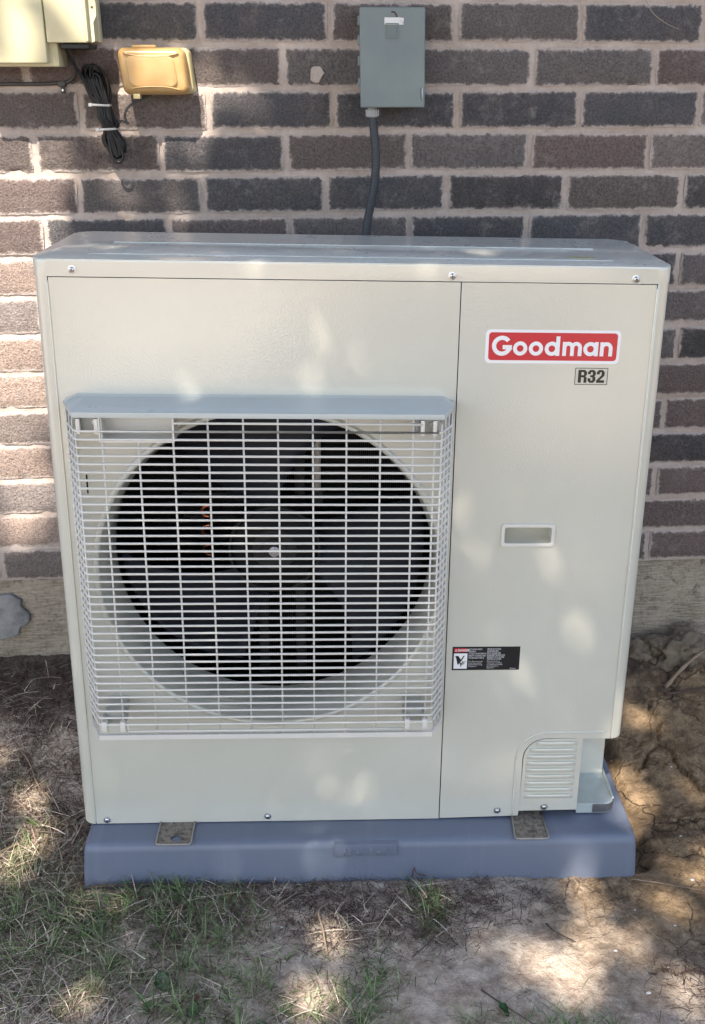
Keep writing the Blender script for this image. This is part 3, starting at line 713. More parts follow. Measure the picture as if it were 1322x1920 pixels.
for (x, z) in ((.6695, .9685), (.8255, .9680), (.8395, .9680)): bm_obj('dimple', lathe_bm((x, .0004, z), (0, -1, 0), [(0, .0012), (.0006, .0006), (.0007, 0)], 8), PAINT, unit, smooth=True)
box('sensor_slot', .0545, .0568, -.0006, .0004, .699, .730, BLACK, unit, bev=0)

# fan guard
guard = link(bpy.data.objects.new('fan_guard', None), unit); 
GX0, GX1, YF = .0625, .5985, -.075
gp = [(.0395, 0), (.0400, -.030), (GX0, YF), (GX1, YF), (.6175, -.034), (.6185, 0)]
zt0, pitch = .8368, .01272
def hbar_mesh(path):
    b = tube_bm([(x, y, 0) for x, y in path], .0019, 8, ry=.0019, refv=(0, 0, 1)); me = bpy.data.meshes.new('horizontal_bar')
    bmesh.ops.recalc_face_normals(b, faces=b.faces); b.to_mesh(me); b.free(); me.materials.append(GRILLE); me.shade_smooth(); return me
def round_corners(pts, r=.004, n=3):
    out = [pts[0]]
    for i in range(1, len(pts)-1):
        p = Vector(pts[i]); a = (Vector(pts[i-1])-p).normalized()*r; c = (Vector(pts[i+1])-p).normalized()*r
        for k in range(n+1):
            t = k/n; out.append(tuple((p+a)*(1-t)**2+p*2*t*(1-t)+(p+c)*t*t))
    out.append(pts[-1]); return out
full = hbar_mesh(round_corners(gp))
BX0, BX1 = .0985, .2030     # open tray at the top left
short_top = hbar_mesh([(BX1, YF)]+round_corners(gp)[9:])
leftbit = hbar_mesh(round_corners(gp)[:10]+[(BX0-.0, YF)])
low = hbar_mesh([(.107, YF), (.556, YF)])
for i in range(42):
    z = zt0-pitch*i
    if i < 2: ms = [hbar_mesh([(BX1, YF), (.570, YF)])] if i == 0 else [short_top, leftbit]
    elif i == 41: ms = [low]
    else: ms = [full]
    for m_ in ms:
        o = link(bpy.data.objects.new('horizontal_bar', m_), guard); o.location = (0, 0, z)
vx = [.1001, .1523, .2030, .2540, .3055, .3562, .4075, .4572, .5075, .5560, .5880]
ZBOT = .3095
for i, x in enumerate([GX0]+vx+[GX1]):
    top = .846; bot = ZBOT
    if x in (GX0, GX1): top = .8368 if x == GX1 else .8245; bot = zt0-40*pitch
    if abs(x-.1523) < .001: top = zt0-2*pitch
    if abs(x-.1001) < .001: bot = zt0-40*pitch
    if abs(x-.5880) < .001: bot = zt0-40*pitch; top = zt0-pitch
    bm_obj('vertical_bar', tube_bm([(x, YF+.0022, bot), (x, YF+.0022, top)], .0016, 6, ry=.0018, refv=(0, 1, 0)), GRILLE, guard, smooth=True)
for s, (xa, ya, xb, yb) in enumerate(((.0400, -.030, GX0, YF), (.6175, -.034, GX1, YF))):
    for t in (0, .33, .66):
        x = xa+(xb-xa)*t; y = ya+(yb-ya)*t
        bm_obj('vertical_bar', tube_bm([(x, y+.002, ZBOT), (x, y+.002, .846)], .0015, 6), GRILLE, guard, smooth=True)
    for y in (-.010, -.022):
        bm_obj('vertical_bar', tube_bm([(xa, y, ZBOT), (xa, y, .846)], .0015, 6), GRILLE, guard, smooth=True)
for x in (.107, .556):
    bm_obj('vertical_bar', tube_bm([(x, YF+.002, ZBOT), (x, YF+.002, zt0-40*pitch)], .0017, 6), GRILLE, guard, smooth=True)
vis = [(.0335, 0), (.0338, -.014), (GX0-.003, YF-.0035), (GX1+.003, YF-.0035), (.6230, -.022), (.6235, 0)]
bm_obj('visor', prism_z(vis, .8455, .8535, .0012), VISOR, guard, auto=True)
# sloped upper part of the visor
b = bmesh.new(); lo = [(.036, 0), (.036, -.030), (.058, -.052), (.603, -.052), (.617, -.030), (.617, 0)]; hi = [(.050, 0), (.050, -.010), (.066, -.014), (.594, -.014), (.606, -.010), (.606, 0)]
A = [b.verts.new((x, y, .8533)) for x, y in lo]; B = [b.verts.new((x, y, .8600)) for x, y in hi]
for i in range(5): b.faces.new((A[i], A[i+1], B[i+1], B[i]))
b.faces.new(B)
bm_obj('visor_slope', b, VISOR, guard)
b = prism_z([(x, y) for x, y in [(.0380, -.010), (.0385, -.030), (GX0-.002, YF-.0025), (GX1+.002, YF-.0025), (.6198, -.034), (.6205, -.010), (.6180, -.010), (.6175, -.032), (GX1, YF+.003), (GX0, YF+.003), (.0415, -.028), (.0410, -.010)]], ZBOT-.0085, ZBOT)
bm_obj('bottom_rim', b, GRILLE, guard, auto=True)
# open tray in the grille
tb = bmesh.new()
ty0, ty1, tz0, tz1 = YF-.001, YF+.040, .8095, .8455
box_bm(BX0, BX1, ty0, ty1, tz0-.0022, tz0, 0, bm=tb); box_bm(BX0-.0022, BX0, ty0, ty1, tz0-.0022, tz1, 0, bm=tb); box_bm(BX1, BX1+.0022, ty0, ty1, tz0-.0022, tz1, 0, bm=tb); box_bm(BX0, BX1, ty1-.002, ty1, tz0, tz1, 0, bm=tb)
bm_obj('label_tray', tb, GRILLE, guard)
# clips
for (x, z, zb_) in ((.080, .817, .8445), (.5790, .817, .8445), (.083, .3115, .337), (.572, .3115, .337)):
    top = z > .5
    b = bmesh.new()
    box_bm(x-.017, x+.014, -.052, -.0004, z if top else z+.004, zb_, .002, bm=b)
    box_bm(x-.019, x-.014, -.060, -.03, z if top else z+.004, zb_-.003, .001, bm=b); box_bm(x+.012, x+.017, -.060, -.03, z if top else z+.004, zb_-.003, .001, bm=b)
    bm_obj('mounting_clip', b, CLIP, guard, auto=True)
    if not top:
        for dx in (-.013, .016):
            box('clip_hook', x+dx-.0045, x+dx+.0045, YF-.003, YF+.008, z+.004, z+.022, GRILLE, guard, bev=.0015)
            bm_obj('clip_leaf', tube_bm([(x+dx+.003, YF+.004, z+.004), (x+dx+.004, YF+.01, z-.002)], .0012, 6), GRILLE, guard)
    else:
        bm_obj('clip_screw', lathe_bm((x+.006, -.053, z+.014), (0, -1, 0), [(0, .004), (.002, .0035), (.002, 0)], 12), STEEL, guard, auto=True)
        for dx in (-.013, .013):
            if x > .5: dx *= .7
            box('clip_hook', x+dx-.003, x+dx+.003, YF-.001, YF+.006, z+.002, z+.026, GRILLE, guard, bev=.0012)

# feet
for cx, tw in ((.1650, .0), (.7850, .004)):
    b = bmesh.new()
    ol = arc(cx+.0298-.006, -.0605+.006, .006, -90, 0, 4)+[(cx+.0298+tw*-.5, .02), (cx-.0298+tw, .02)]+arc(cx-.0298+.006, -.0605+.006, .006, 180, 270, 4)
    cu = bpy.data.curves.new('c', 'CURVE')
    hole = arc(cx+.003, -.044, .0088, 0, 345, 23)
    for L in (ol, hole):
        s = cu.splines.new('POLY'); s.points.add(len(L)-1)
        for p, (x, y) in zip(s.points, L): p.co = (x, y, 0, 1)
        s.use_cyclic_u = True
    me = curve_mesh(cu, 0, .0016)
    for v in me.vertices: v.co.z += .0785
    ft = me_obj('foot_bracket', me, DIRTYSTEEL, unit)
    rim = [(x, y, .0800) for x, y in [(cx-.0298+tw, .02)]+arc(cx-.0298+.006, -.0605+.006, .006, 180, 270, 4)+arc(cx+.0298-.006, -.0605+.006, .006, -90, 0, 4)+[(cx+.0298+tw*-.5, .02)]]
    bm_obj('bracket_lip', tube_bm(rim, .0016, 6), simple('worn_steel_lip', (.36, .33, .30, 1), .45, .5, var=.2, vscale=80), ft, smooth=True)
    bm_obj('packed_dirt', lathe_bm((cx+.003, -.044, .0772), (0, 0, 1), [(0, .0085), (.0004, .004), (.0005, 0)], 16), DIRTYSTEEL if cx > .5 else PAD, ft)

# sticker with the maker's name, drawn letter by letter
def band(cx, cz, r0, r1, a0, a1, n=20, y=0, sx=1): 
    O = [(cx+(x-cx)*sx, z) for x, z in arc(cx, cz, r1, a0, a1, n)]; I = [(cx+(x-cx)*sx, z) for x, z in arc(cx, cz, r0, a1, a0, n)]
    if abs(a1-a0) >= 360: return plate_mesh([O[:-1], I[:-1]], y, .0001)
    return plate_mesh([O+I], y, .0001)
def rect(x0, x1, z0, z1, y): return plate_mesh([[(x0, z0), (x1, z0), (x1, z1), (x0, z1)]], y, .0001)
def tilt(me, c, a):      # the stickers are a hair out of square
    me.transform(Matrix.Translation(c) @ Matrix.Rotation(R(a), 4, 'Y') @ Matrix.Translation((-c[0], -c[1], -c[2])))
Y0 = .0004
st = me_obj('name_sticker', plate_mesh([rrect(.6672, .8742, .9125, .9645, .0075, 6)], Y0-.0004, .0004), WHITE, unit)
me_obj('red_field', plate_mesh([rrect(.6722, .8695, .9172, .9602, .0050, 6)], Y0-.0006, .00015), RED, st)
yl = Y0-.00078
ms = []
bz = .9268; xh = .0203; cap = .0275; r = xh/2; tk = .0057
def o_(cx, y): ms.append(band(cx, bz+r, r-tk*.95, r, 0, 360, 36, y))
# G
gr = .0143; gx = .6920; gz = bz+gr-.0005
ms.append(band(gx, gz, gr-.0060, gr, 38, 352, 40, yl)); ms.append(rect(gx+.0010, gx+gr-.0002, gz-.0050, gz+.0010, yl-.00004))
ms.append(rect(gx+gr-.0060, gx+gr-.0006, gz-.0060, gz+.0006, yl-.00008))
o_(.7180, yl); o_(.7405, yl)
o_(.7632, yl); ms.append(rect(.7632+r-.0046, .7632+r+.0010, bz, bz+cap+.0005, yl-.00004))
# m
mx = .7785; sw = .0054; hw = .0122
def arch(x0, wdt, y):
    cx = x0+wdt/2; rr = wdt/2
    ms.append(band(cx, bz+xh-rr, rr-sw, rr, 0, 180, 18, y)); ms.append(rect(x0+wdt-sw, x0+wdt, bz, bz+xh-rr+.0001, y-.00003))
ms.append(rect(mx, mx+sw, bz, bz+xh-.0002, yl-.00006)); arch(mx, .0165, yl); arch(mx+.0165-sw, .0165, yl-.00008)
ax = mx+.0165*2-sw+.0022+r
ms.append(band(ax, bz+r, r-tk*.95, r, 0, 360, 36, yl)); ms.append(rect(ax+r-.0046, ax+r+.0010, bz, bz+xh, yl-.00004))
nx_ = ax+r+.0010+.0026
ms.append(rect(nx_, nx_+sw, bz, bz+xh-.0002, yl-.00006)); arch(nx_, .0180, yl)
gm = join_meshes(ms)
for v in gm.vertices: v.co.x = .6772+(v.co.x-.6777)*1.075; v.co.z = .9393+(v.co.z-.9403)*1.08
me_obj('lettering', gm, WHITE, st, auto=False)
# R32 sticker
rs = me_obj('refrigerant_sticker', plate_mesh([[(.8080, .8795), (.8590, .8795), (.8590, .9062), (.8080, .9062)]], Y0-.00025, .0002), simple('cream_sticker', srgb(205, 200, 184), .35), unit)
me_obj('border', plate_mesh([[(.8080, .8795), (.8590, .8795), (.8590, .9062), (.8080, .9062)], [(.8089, .8804), (.8581, .8804), (.8581, .9053), (.8089, .9053)]], Y0-.00040, .00012), INK, rs)
ms = []; y = Y0-.00042; b0, b1 = .8842, .9018; k = .0046
x = .8142; w = .0128                     # R
ms += [rect(x, x+k, b0, b1, y), plate_mesh([[(x+k, b1), (x+w-.003, b1), (x+w, b1-.003), (x+w, b0+.0110), (x+w-.002, b0+.0090), (x+w, b0+.0070), (x+w, b0), (x+w-k+.0003, b0), (x+w-k+.0003, b0+.0066), (x+w-k-.0006, b0+.0074), (x+k, b0+.0074), (x+k, b0+.0104), (x+w-k-.0006, b0+.0104), (x+w-k+.0003, b0+.0112), (x+w-k+.0003, b1-.0038), (x+w-k-.0006, b1-.0030), (x+k, b1-.0030)]], y-.00003, .0001)]
x = .8283; w = .0116; k = .0044          # 3
ms += [plate_mesh([[(x, b1-.003), (x+.003, b1), (x+w-.003, b1), (x+w, b1-.003), (x+w, b0+.0108), (x+w-.0018, b0+.0090), (x+w, b0+.0072), (x+w, b0+.003), (x+w-.003, b0), (x+.003, b0), (x, b0+.003), (x, b0+.0062), (x+k, b0+.0062), (x+k, b0+.0034), (x+k+.0006, b0+.0028), (x+w-k, b0+.0034), (x+w-k, b0+.0066), (x+w-k-.0008, b0+.0076), (x+.0036, b0+.0076), (x+.0036, b0+.0104), (x+w-k-.0008, b0+.0104), (x+w-k, b0+.0112), (x+w-k, b1-.0034), (x+k+.0006, b1-.0028), (x+k, b1-.0034), (x+k, b1-.0058), (x, b1-.0058)]], y, .0001)]
x = .8413; w = .0116                     # 2
ms += [plate_mesh([[(x, b1-.003), (x+.003, b1), (x+w-.003, b1), (x+w, b1-.003), (x+w, b0+.0106), (x+w-.001, b0+.0088), (x+k+.0004, b0+.0036), (x+w, b0+.0036), (x+w, b0), (x, b0), (x, b0+.0034), (x+w-k-.0004, b0+.0100), (x+w-k, b0+.0112), (x+w-k, b1-.0034), (x+w-k-.0006, b1-.0028), (x+k, b1-.0034), (x+k, b1-.0060), (x, b1-.0060)]], y, .0001)]
gm = join_meshes(ms)
for v in gm.vertices: v.co.x = .8335+(v.co.x-.8335)*1.06; v.co.z = .8929+(v.co.z-.8930)*1.15
me_obj('lettering', gm, BROWNINK, rs, auto=False)
# danger label
dx0, dx1, dz0, dz1 = .6378, .7525, .3800, .4245
dl = me_obj('danger_label', plate_mesh([[(dx0, dz0), (dx1, dz0), (dx1, dz1), (dx0, dz1)]], Y0-.00035, .0003), INK, unit)
ya = Y0-.0005
me_obj('red_strip', plate_mesh([[(dx0+.0028, dz1-.0098), (dx0+.0255, dz1-.0098), (dx0+.0255, dz1-.0030), (dx0+.0028, dz1-.0030)]], ya, .0001), RED, dl)
me_obj('white_square', plate_mesh([[(dx0+.0028, dz0+.0028), (dx0+.0255, dz0+.0028), (dx0+.0255, dz1-.0125), (dx0+.0028, dz1-.0125)]], ya, .0001), WHITE, dl)
me_obj('danger_word', join_meshes([text_mesh('DANGER', dx0+.0088, dz1-.0086, .0062, ya-.00015, sx=.80, bold=.00012), text_mesh('!', dx0+.0052, dz1-.0084, .0054, ya-.00015, bold=.00012),
      plate_mesh([[(dx0+.0038, dz1-.0088), (dx0+.0080, dz1-.0088), (dx0+.0059, dz1-.0040)], [(dx0+.0045, dz1-.0084), (dx0+.0073, dz1-.0084), (dx0+.0059, dz1-.0051)]], ya-.00015, .0001)]), WHITE, dl, auto=False)
def pic(pts): return [(dx0+.0028+u*.0227/100, dz0+.0028+v*.0292/100) for u, v in pts]
hand = [pic([(10, 84), (33, 84), (52, 62), (46, 46), (50, 40), (58, 33), (56, 16), (52, 16), (48, 30), (40, 36), (34, 26), (28, 30), (24, 46), (18, 66)])]
hm = [plate_mesh(hand, ya-.00012, .0001)]
for q in ([(46, 50), (52, 42), (80, 84), (70, 84)], [(46, 38), (54, 38), (60, 28), (58, 14), (53, 14), (52, 26)], [(60, 40), (66, 34), (74, 26), (72, 24), (62, 30), (56, 36)], [(62, 45), (72, 40), (82, 34), (80, 31), (70, 35), (60, 40)], [(66, 50), (76, 46), (90, 50), (89, 46), (76, 42), (64, 45)]):
    hm.append(plate_mesh([pic(q)], ya-.00012-.00003*len(hm), .0001))
me_obj('hand_symbol', join_meshes(hm), INK, dl, auto=False)
tl = ['ROTATING PARTS', 'HAZARD!', 'COULD CAUSE SERIOUS', 'INJURY TO HAND AND', 'OTHER BODY PARTS.']
tl2 = ['Turn off power and make', 'sure fan has completely', 'stopped before servicing', 'the equipment.']
tr = ['PIECES ROTATIVES', 'DANGEREUSES!', 'PEUT CAUSER DES', 'BLESSURES GRAVES AUX', 'MAINS ET AUX AUTRES', 'PARTIES DU CORPS.']
tr2 = ['Mettez hors tension et', "s'assurer que le ventilateur", 'est completement immobile', "avant d'entretenir les", 'equipements.']
tm = []
for i, s in enumerate(tl): tm.append(text_mesh(s, dx0+.0275, dz1-.0062-i*.0041, .0042, ya, sx=.66, bold=.00005))
for i, s in enumerate(tl2): tm.append(text_mesh(s, dx0+.0275, dz1-.0290-i*.0031, .0036, ya, sx=.66))
for i, s in enumerate(tr): tm.append(text_mesh(s, dx0+.0590, dz1-.0060-i*.0038, .0042, ya, sx=.66, bold=.00005))
for i, s in enumerate(tr2): tm.append(text_mesh(s, dx0+.0590, dz1-.0288-i*.0031, .0036, ya, sx=.66))
tm.append(text_mesh('4P676434-1', dx0+.0985, dz0+.0016, .0034, ya, sx=.66))
me_obj('small_print', join_meshes(tm), GREYPRINT, dl, auto=False)

# ------------------------------------------------------------------ pad
pad = empty('equipment_pad', 'blue grey moulded plastic equipment pad on the soil under the outdoor unit', 'equipment pad'); place(pad)
b = bmesh.new()
def ring(x0, x1, y0, y1, z, r): return [b.verts.new((x, y, z)) for x, y in rrect(x0, x1, y0, y1, r, 4)]
lv = [(0, 0, .010), (.004, .0012, .010), (.060, .0045, .012), (.0700, .0065, .014), (.0745, .0100, .017), (.0765, .0155, .022), (.0768, .024, .028)]
rings = [ring(.006+i_, .978-i_, -.0610+i_, .402-i_, z, r) for z, i_, r in lv]
rings[0:1] = [ring(.006, .978, -.0610, .402, -.02, .010)]
for A, B in zip(rings, rings[1:]):
    n = len(A)
    for i in range(n): b.faces.new((A[i], A[(i+1) % n], B[(i+1) % n], B[i]))
b.faces.new(rings[-1])
bm_obj('pad_body', b, PAD, pad, smooth=True)
lp = box('size_plaque', .4405, .5490, -.0620, -.045, .0490, .0742, PAD, pad, bev=.0012)
me = text_mesh('18 x 38 x 3', .4950, .0530, .0190, -.0628, align='CENTER', sx=.95, bold=.0001)
bm_ = bmesh.new(); bm_.from_mesh(me); r_ = bmesh.ops.extrude_face_region(bm_, geom=bm_.faces[:]); bmesh.ops.translate(bm_, vec=(0, .0009, 0), verts=[v for v in r_['geom'] if isinstance(v, bmesh.types.BMVert)])
bm_obj('raised_lettering', bm_, simple('worn_pad_lettering', srgb(116, 119, 134), .5), lp)
for x in (): box('mould_line', x, x+.0009, -.0618, -.05, .006, .066, PAD, pad, bev=0)

# ------------------------------------------------------------------ disconnect box with conduit
db = empty('disconnect_box', 'grey green metal electrical box with a torn white sticker on the wall', 'electrical box', loc=(.58, WY, 1.34))
dinv = Matrix.Translation((-.58, -WY, -1.34))
def inv(o, m): o.matrix_parent_inverse = m; return o
inv(box('enclosure', .5245, .6345, .462, WY-.006, 1.2575, 1.4190, BOXP, db, bev=.0015), dinv)
cov = inv(plate('cover', [rrect(.5215, .6372, 1.2548, 1.4212, .0025, 3)], .4500, .0125, BOXP, db, bev=.0022), dinv)
for z0, z1 in ((1.392, 1.407), (1.360, 1.376), (1.325, 1.342), (1.290, 1.305)):
    inv(box('hinge_tab', .5185, .5235, .455, .475, z0, z1, BOXP, db, bev=.001), dinv)
inv(box('hasp', .6312, .6332, .4480, .4540, 1.2690, 1.2880, simple('bright_hasp', (.35, .42, .48, 1), .35, .5), db, bev=.0008), dinv)
inv(box('hasp_slot', .6298, .6308, .4492, .4505, 1.2685, 1.2885, BLACK, db, bev=0), dinv)
# square emblem with a D, pressed into the cover
ex0, ex1, ez0, ez1 = .5665, .5905, 1.3695, 1.3950
em = [plate_mesh([rrect(ex0, ex1, ez0, ez1, .001, 2), rrect(ex0+.0020, ex1-.0020, ez0+.0020, ez1-.0020, .001, 2)], .4482, .0020, .0006)]
d0, d1, d2, d3 = ex0+.0050, ex1-.0050, ez0+.0055, ez1-.0050
em.append(plate_mesh([[(d0, d2), (d1-.004, d2), (d1, d2+.003), (d1, d3-.003), (d1-.004, d3), (d0, d3), (d0, d3-.003), (d0+.0018, d3-.003), (d0+.0018, d2+.003), (d0, d2+.003)],
    [(d0+.0042, d2+.0028), (d0+.0042, d3-.0028), (d1-.0048, d3-.0028), (d1-.0030, d3-.0045), (d1-.0030, d2+.0045), (d1-.0048, d2+.0028)]], .4484, .0018, .0003))
inv(me_obj('pressed_emblem', join_meshes(em), BOXP, db), dinv)
inv(plate('torn_sticker', [[(.5652, 1.3925), (.5985, 1.3925), (.5992, 1.4035), (.5940, 1.4038), (.5935, 1.4042), (.5652, 1.4040)]], .4495, .0003, PAPER, db), dinv)
inv(plate('curled_flap', [[(.5905, 1.4035), (.5992, 1.3945), (.5972, 1.3938)]], .4480, .0003, TIE, db), dinv)
inv(bm_obj('rust_scratch', tube_bm(smooth_path([(.5775, .4498, 1.4130), (.5825, .4494, 1.4125), (.5860, .4494, 1.4085), (.5870, .4496, 1.4050)], 4), .0012, 6), simple('rust_brown', (.07, .035, .025, 1), .8, var=.3), db, smooth=True), dinv)
cx_ = .5440
inv(bm_obj('conduit_fitting', lathe_bm((cx_, .480, 1.2550), (0, 0, -1), [(0, .0085), (.004, .0085), (.004, .0115), (.016, .0115), (.017, .0095), (.018, .0080)], 24), FITTING, db, auto=True), dinv)
for k in range(14):
    a = 2*math.pi*k/14; x, y = cx_+.0112*math.cos(a), .480+.0112*math.sin(a)
    if y < .486: inv(box('fitting_rib', x-.0012, x+.0012, y-.0012, y+.0012, 1.2400, 1.2510, FITTING, db, bev=0), dinv)
# ribbed flexible conduit: hangs from the fitting and runs down behind the unit
path = smooth_path([(cx_, .480, 1.240), (.5475, .480, 1.205), (.5500, .480, 1.165), (.5470, .480, 1.120), (.5400, .479, 1.085), (.5330, .476, 1.050), (.5270, .468, 1.00), (.528, .44, .94), (.535, .40, .88)], 24)
rr_f = lambda t: .0078+.00045*math.sin(t*len(path)*1.9)
co_ = bm_obj('flexible_conduit', tube_bm(path, rr_f, 14), CONDUIT, None, smooth=True, label='dark grey ribbed flexible conduit running down from the grey box behind the unit', category='conduit')

# ------------------------------------------------------------------ cream utility box at the upper left
mb = empty('utility_box', 'cream plastic utility enclosure cut off by the top left corner', 'utility box', loc=(0, WY, 1.38)); minv = Matrix.Translation((0, -WY, -1.38))
inv(box('backing', -.145, .0620, .505, WY-.006, 1.3640, 1.55, METER, mb, bev=.003), minv)
inv(box('right_cover', -.0170, .0510, .4400, .506, 1.3620, 1.55, METER, mb, bev=.0025), minv)
inv(box('left_cover', -.16, -.0185, .4370, .506, 1.3290, 1.55, METER, mb, bev=.003), minv)
inv(box('left_base', -.16, -.0040, .462, .530, 1.3235, 1.55, METER, mb, bev=.003), minv)
fl = plate('side_flange', [[(.050, 1.3635), (.0600, 1.3635)]+arc(.0590, 1.3665, .003, -90, 0, 3)+[(.0620, 1.3950), (.0660, 1.4020), (.0680, 1.4060), (.0685, 1.425), (.066, 1.435), (.062, 1.44), (.062, 1.55), (.050, 1.55)], arc(.0617, 1.4185, .0022, 0, 330, 11)], .4560, .006, METER, mb, bev=.001); inv(fl, minv)
inv(box('flange_lip', .0505, .0535, .440, .4560, 1.3640, 1.55, METER, mb, bev=.0008), minv)
inv(box('flange_side', .0515, .0600, .4620, .5340, 1.3660, 1.55, METER, mb, bev=.001), minv)
inv(box('cable_entry', .0030, .0500, .452, .53, 1.3530, 1.3600, simple('dark_rubber', (.02, .02, .022, 1), .6), mb, bev=.0008), minv)

# ------------------------------------------------------------------ amber covered outlet
ab = empty('weather_cover', 'yellowed translucent plastic outlet cover on the bricks beside the coiled cable', 'outlet cover', loc=(.155, WY, 1.315)); ainv = Matrix.Translation((-.155, -WY, -1.315))
def soft_box(x0, x1, z0, z1, yb, yf, r, inset):
    b = bmesh.new(); Rg = []
    for y, i_ in ((yb, 0), (yf+.014, 0), (yf+.005, inset*.35), (yf+.001, inset*.7), (yf, inset)):
        Rg.append([b.verts.new((x+.0035*((z-z0)/(z1-z0)-.5)*-2, y, z)) for x, z in rrect(x0+i_, x1-i_, z0+i_, z1-i_, max(r-i_*.5, .003), 6)])
    for A, B in zip(Rg, Rg[1:]):
        n = len(A)
        for i in range(n): b.faces.new((A[i], A[(i+1) % n], B[(i+1) % n], B[i]))
    b.faces.new(Rg[-1]); b.faces.new(Rg[0][::-1]); return b
inv(bm_obj('cover_base', soft_box(.0975, .2205, 1.2775, 1.3560, WY-.006, .500, .010, .004), AMBERIN, ab, auto=True), ainv)
cv = inv(bm_obj('cover', soft_box(.0965, .2150, 1.2765, 1.3555, .512, .470, .013, .009), AMBER, ab, auto=True), ainv)
inv(bm_obj('raised_window', soft_box(.1090, .1975, 1.2880, 1.3440, .4712, .4655, .012, .004), AMBER, ab, auto=True), ainv)
for z in (1.3450, 1.2860): 
    s = -1 if z > 1.3 else 1
    inv(bm_obj('curved_rib', tube_bm(smooth_path([(.106, .4685, z+s*-.001), (.13, .4670, z+s*.0035), (.155, .4665, z+s*.0045), (.18, .4670, z+s*.0035), (.202, .4685, z-s*.001)], 5), .0016, 6), AMBER, ab, smooth=True), ainv)
inv(box('hinge', .1200, .1620, .480, .500, 1.3545, 1.3600, AMBER, ab, bev=.002), ainv)
inv(box('latch', .1170, .1290, .472, .490, 1.2700, 1.2790, AMBERIN, ab, bev=.0015), ainv)

# ------------------------------------------------------------------ cables
# coiled bundle, about 14 parallel flat strands gathered by two ties
cb_ = empty('cable_bundle', 'coiled black cable bundle gathered by two white ties, hanging below the cream box', 'cable', loc=(.05, WY, 1.25)); cinv = Matrix.Translation((-.05, -WY, -1.25))
cl = [(.0395, 1.318), (.0420, 1.300), (.0500, 1.275), (.0570, 1.2565), (.0600, 1.238), (.0645, 1.2175), (.0690, 1.195), (.0745, 1.170)]
rnd = random.Random(5)
for k in range(16):
    s = (k/15-.5)*2; pts = []
    spread = [1.0, .95, .8, .55, .62, .50, .95, .55]
    depth = .506+.007*math.cos(k*2.1)
    for (x, z), sp_ in zip(cl, spread):
        pts.append((x+s*.0195*sp_+rnd.uniform(-.0012, .0012), depth+rnd.uniform(-.0015, .0015), z+s*-.001))
    pts[0] = (pts[0][0], depth+.004, 1.322-abs(s)*.010-rnd.uniform(0, .004)); pts[-1] = (pts[-1][0]+.001, depth, 1.164+abs(s)*.012)
    inv(bm_obj('cable_strand', tube_bm(smooth_path(pts, 6), .0030, 8), CABLE, cb_, smooth=True), cinv)
# loops at the top and the free loop to the right
loops = [[(.030, .505, 1.298), (.033, .50, 1.318), (.044, .497, 1.327), (.056, .50, 1.322), (.068, .505, 1.300), (.071, .508, 1.275), (.064, .507, 1.255)],
         [(.040, .50, 1.305), (.043, .495, 1.322), (.052, .493, 1.326), (.063, .498, 1.315), (.069, .502, 1.295), (.067, .507, 1.262)],
         [(.042, .502, 1.30), (.048, .50, 1.313), (.056, .50, 1.306), (.061, .503, 1.285), (.060, .505, 1.258)],
         [(.025, .505, 1.312), (.028, .50, 1.322), (.036, .497, 1.327), (.042, .50, 1.322), (.048, .503, 1.29)],
         [(.062, .50, 1.20), (.066, .498, 1.170), (.074, .497, 1.160), (.083, .498, 1.163), (.085, .50, 1.175), (.076, .502, 1.205)],
         [(.055, .502, 1.24), (.075, .498, 1.222), (.082, .50, 1.226), (.074, .503, 1.235)]]
for L in loops: inv(bm_obj('cable_strand', tube_bm(smooth_path(L, 8), .0026, 8), CABLE, cb_, smooth=True), cinv)
inv(bm_obj('lead', tube_bm(smooth_path([(.004, .480, 1.356), (.010, .487, 1.338), (.020, .495, 1.318), (.030, .500, 1.300), (.042, .503, 1.275)], 8), .0026, 8), CABLE, cb_, smooth=True), cinv)
for z, a in ((1.2592, 2), (1.2178, -3)):
    x = .0545 if z > 1.24 else .0625
    b = bmesh.new(); box_bm(-.0165, .0160, -.013, .010, -.0020, .0020, .0012, bm=b); box_bm(-.0215, -.0150, -.0145, -.008, -.0030, .0030, .001, bm=b)
    o = bm_obj('cable_tie', b, TIE, cb_, auto=True); o.rotation_euler = (0, R(a), 0); o.location = (x, .5060, z); inv(o, cinv)
lc = bm_obj('outlet_cable', tube_bm(smooth_path([(.145, .508, 1.2770), (.132, .505, 1.2720), (.118, .500, 1.2650), (.103, .498, 1.2560), (.0955, .498, 1.2440), (.0960, .500, 1.2330), (.099, .50, 1.227), (.088, .50, 1.232), (.0800, .502, 1.2240)], 8), .0019, 8, ry=.0026), CABLE2, None, smooth=True,
       label='short dark flat cable running from under the yellowed cover to the coiled bundle', category='cable')
hc = bm_obj('horizontal_cable', tube_bm(smooth_path([(-.45, .530, 1.2880), (-.30, .530, 1.2915), (-.13, .530, 1.2946), (-.06, .530, 1.2952), (-.022, .530, 1.2965), (-.004, .528, 1.3000), (.008, .522, 1.3110), (.013, .508, 1.3250), (.010, .49, 1.345), (.009, .485, 1.358)], 8), .0033, 8), CABLE2, None, smooth=True,
       label='thin dusty grey cable clipped along a mortar joint under the cream box', category='cable')
kc = empty('cable_clip', 'small grey plastic clip pinning the dusty cable to the mortar', 'cable clip', loc=(-.018, WY, 1.29)); kinv = Matrix.Translation((.018, -WY, -1.29))
inv(bm_obj('clip_saddle', box_bm(-.0250, -.0110, .5240, .536, 1.2900, 1.3005, .002), CABLE2, kc, auto=True), kinv)
inv(bm_obj('clip_tab', box_bm(-.0215, -.0140, .529, .536, 1.2790, 1.2905, .0015), CABLE2, kc, auto=True), kinv)
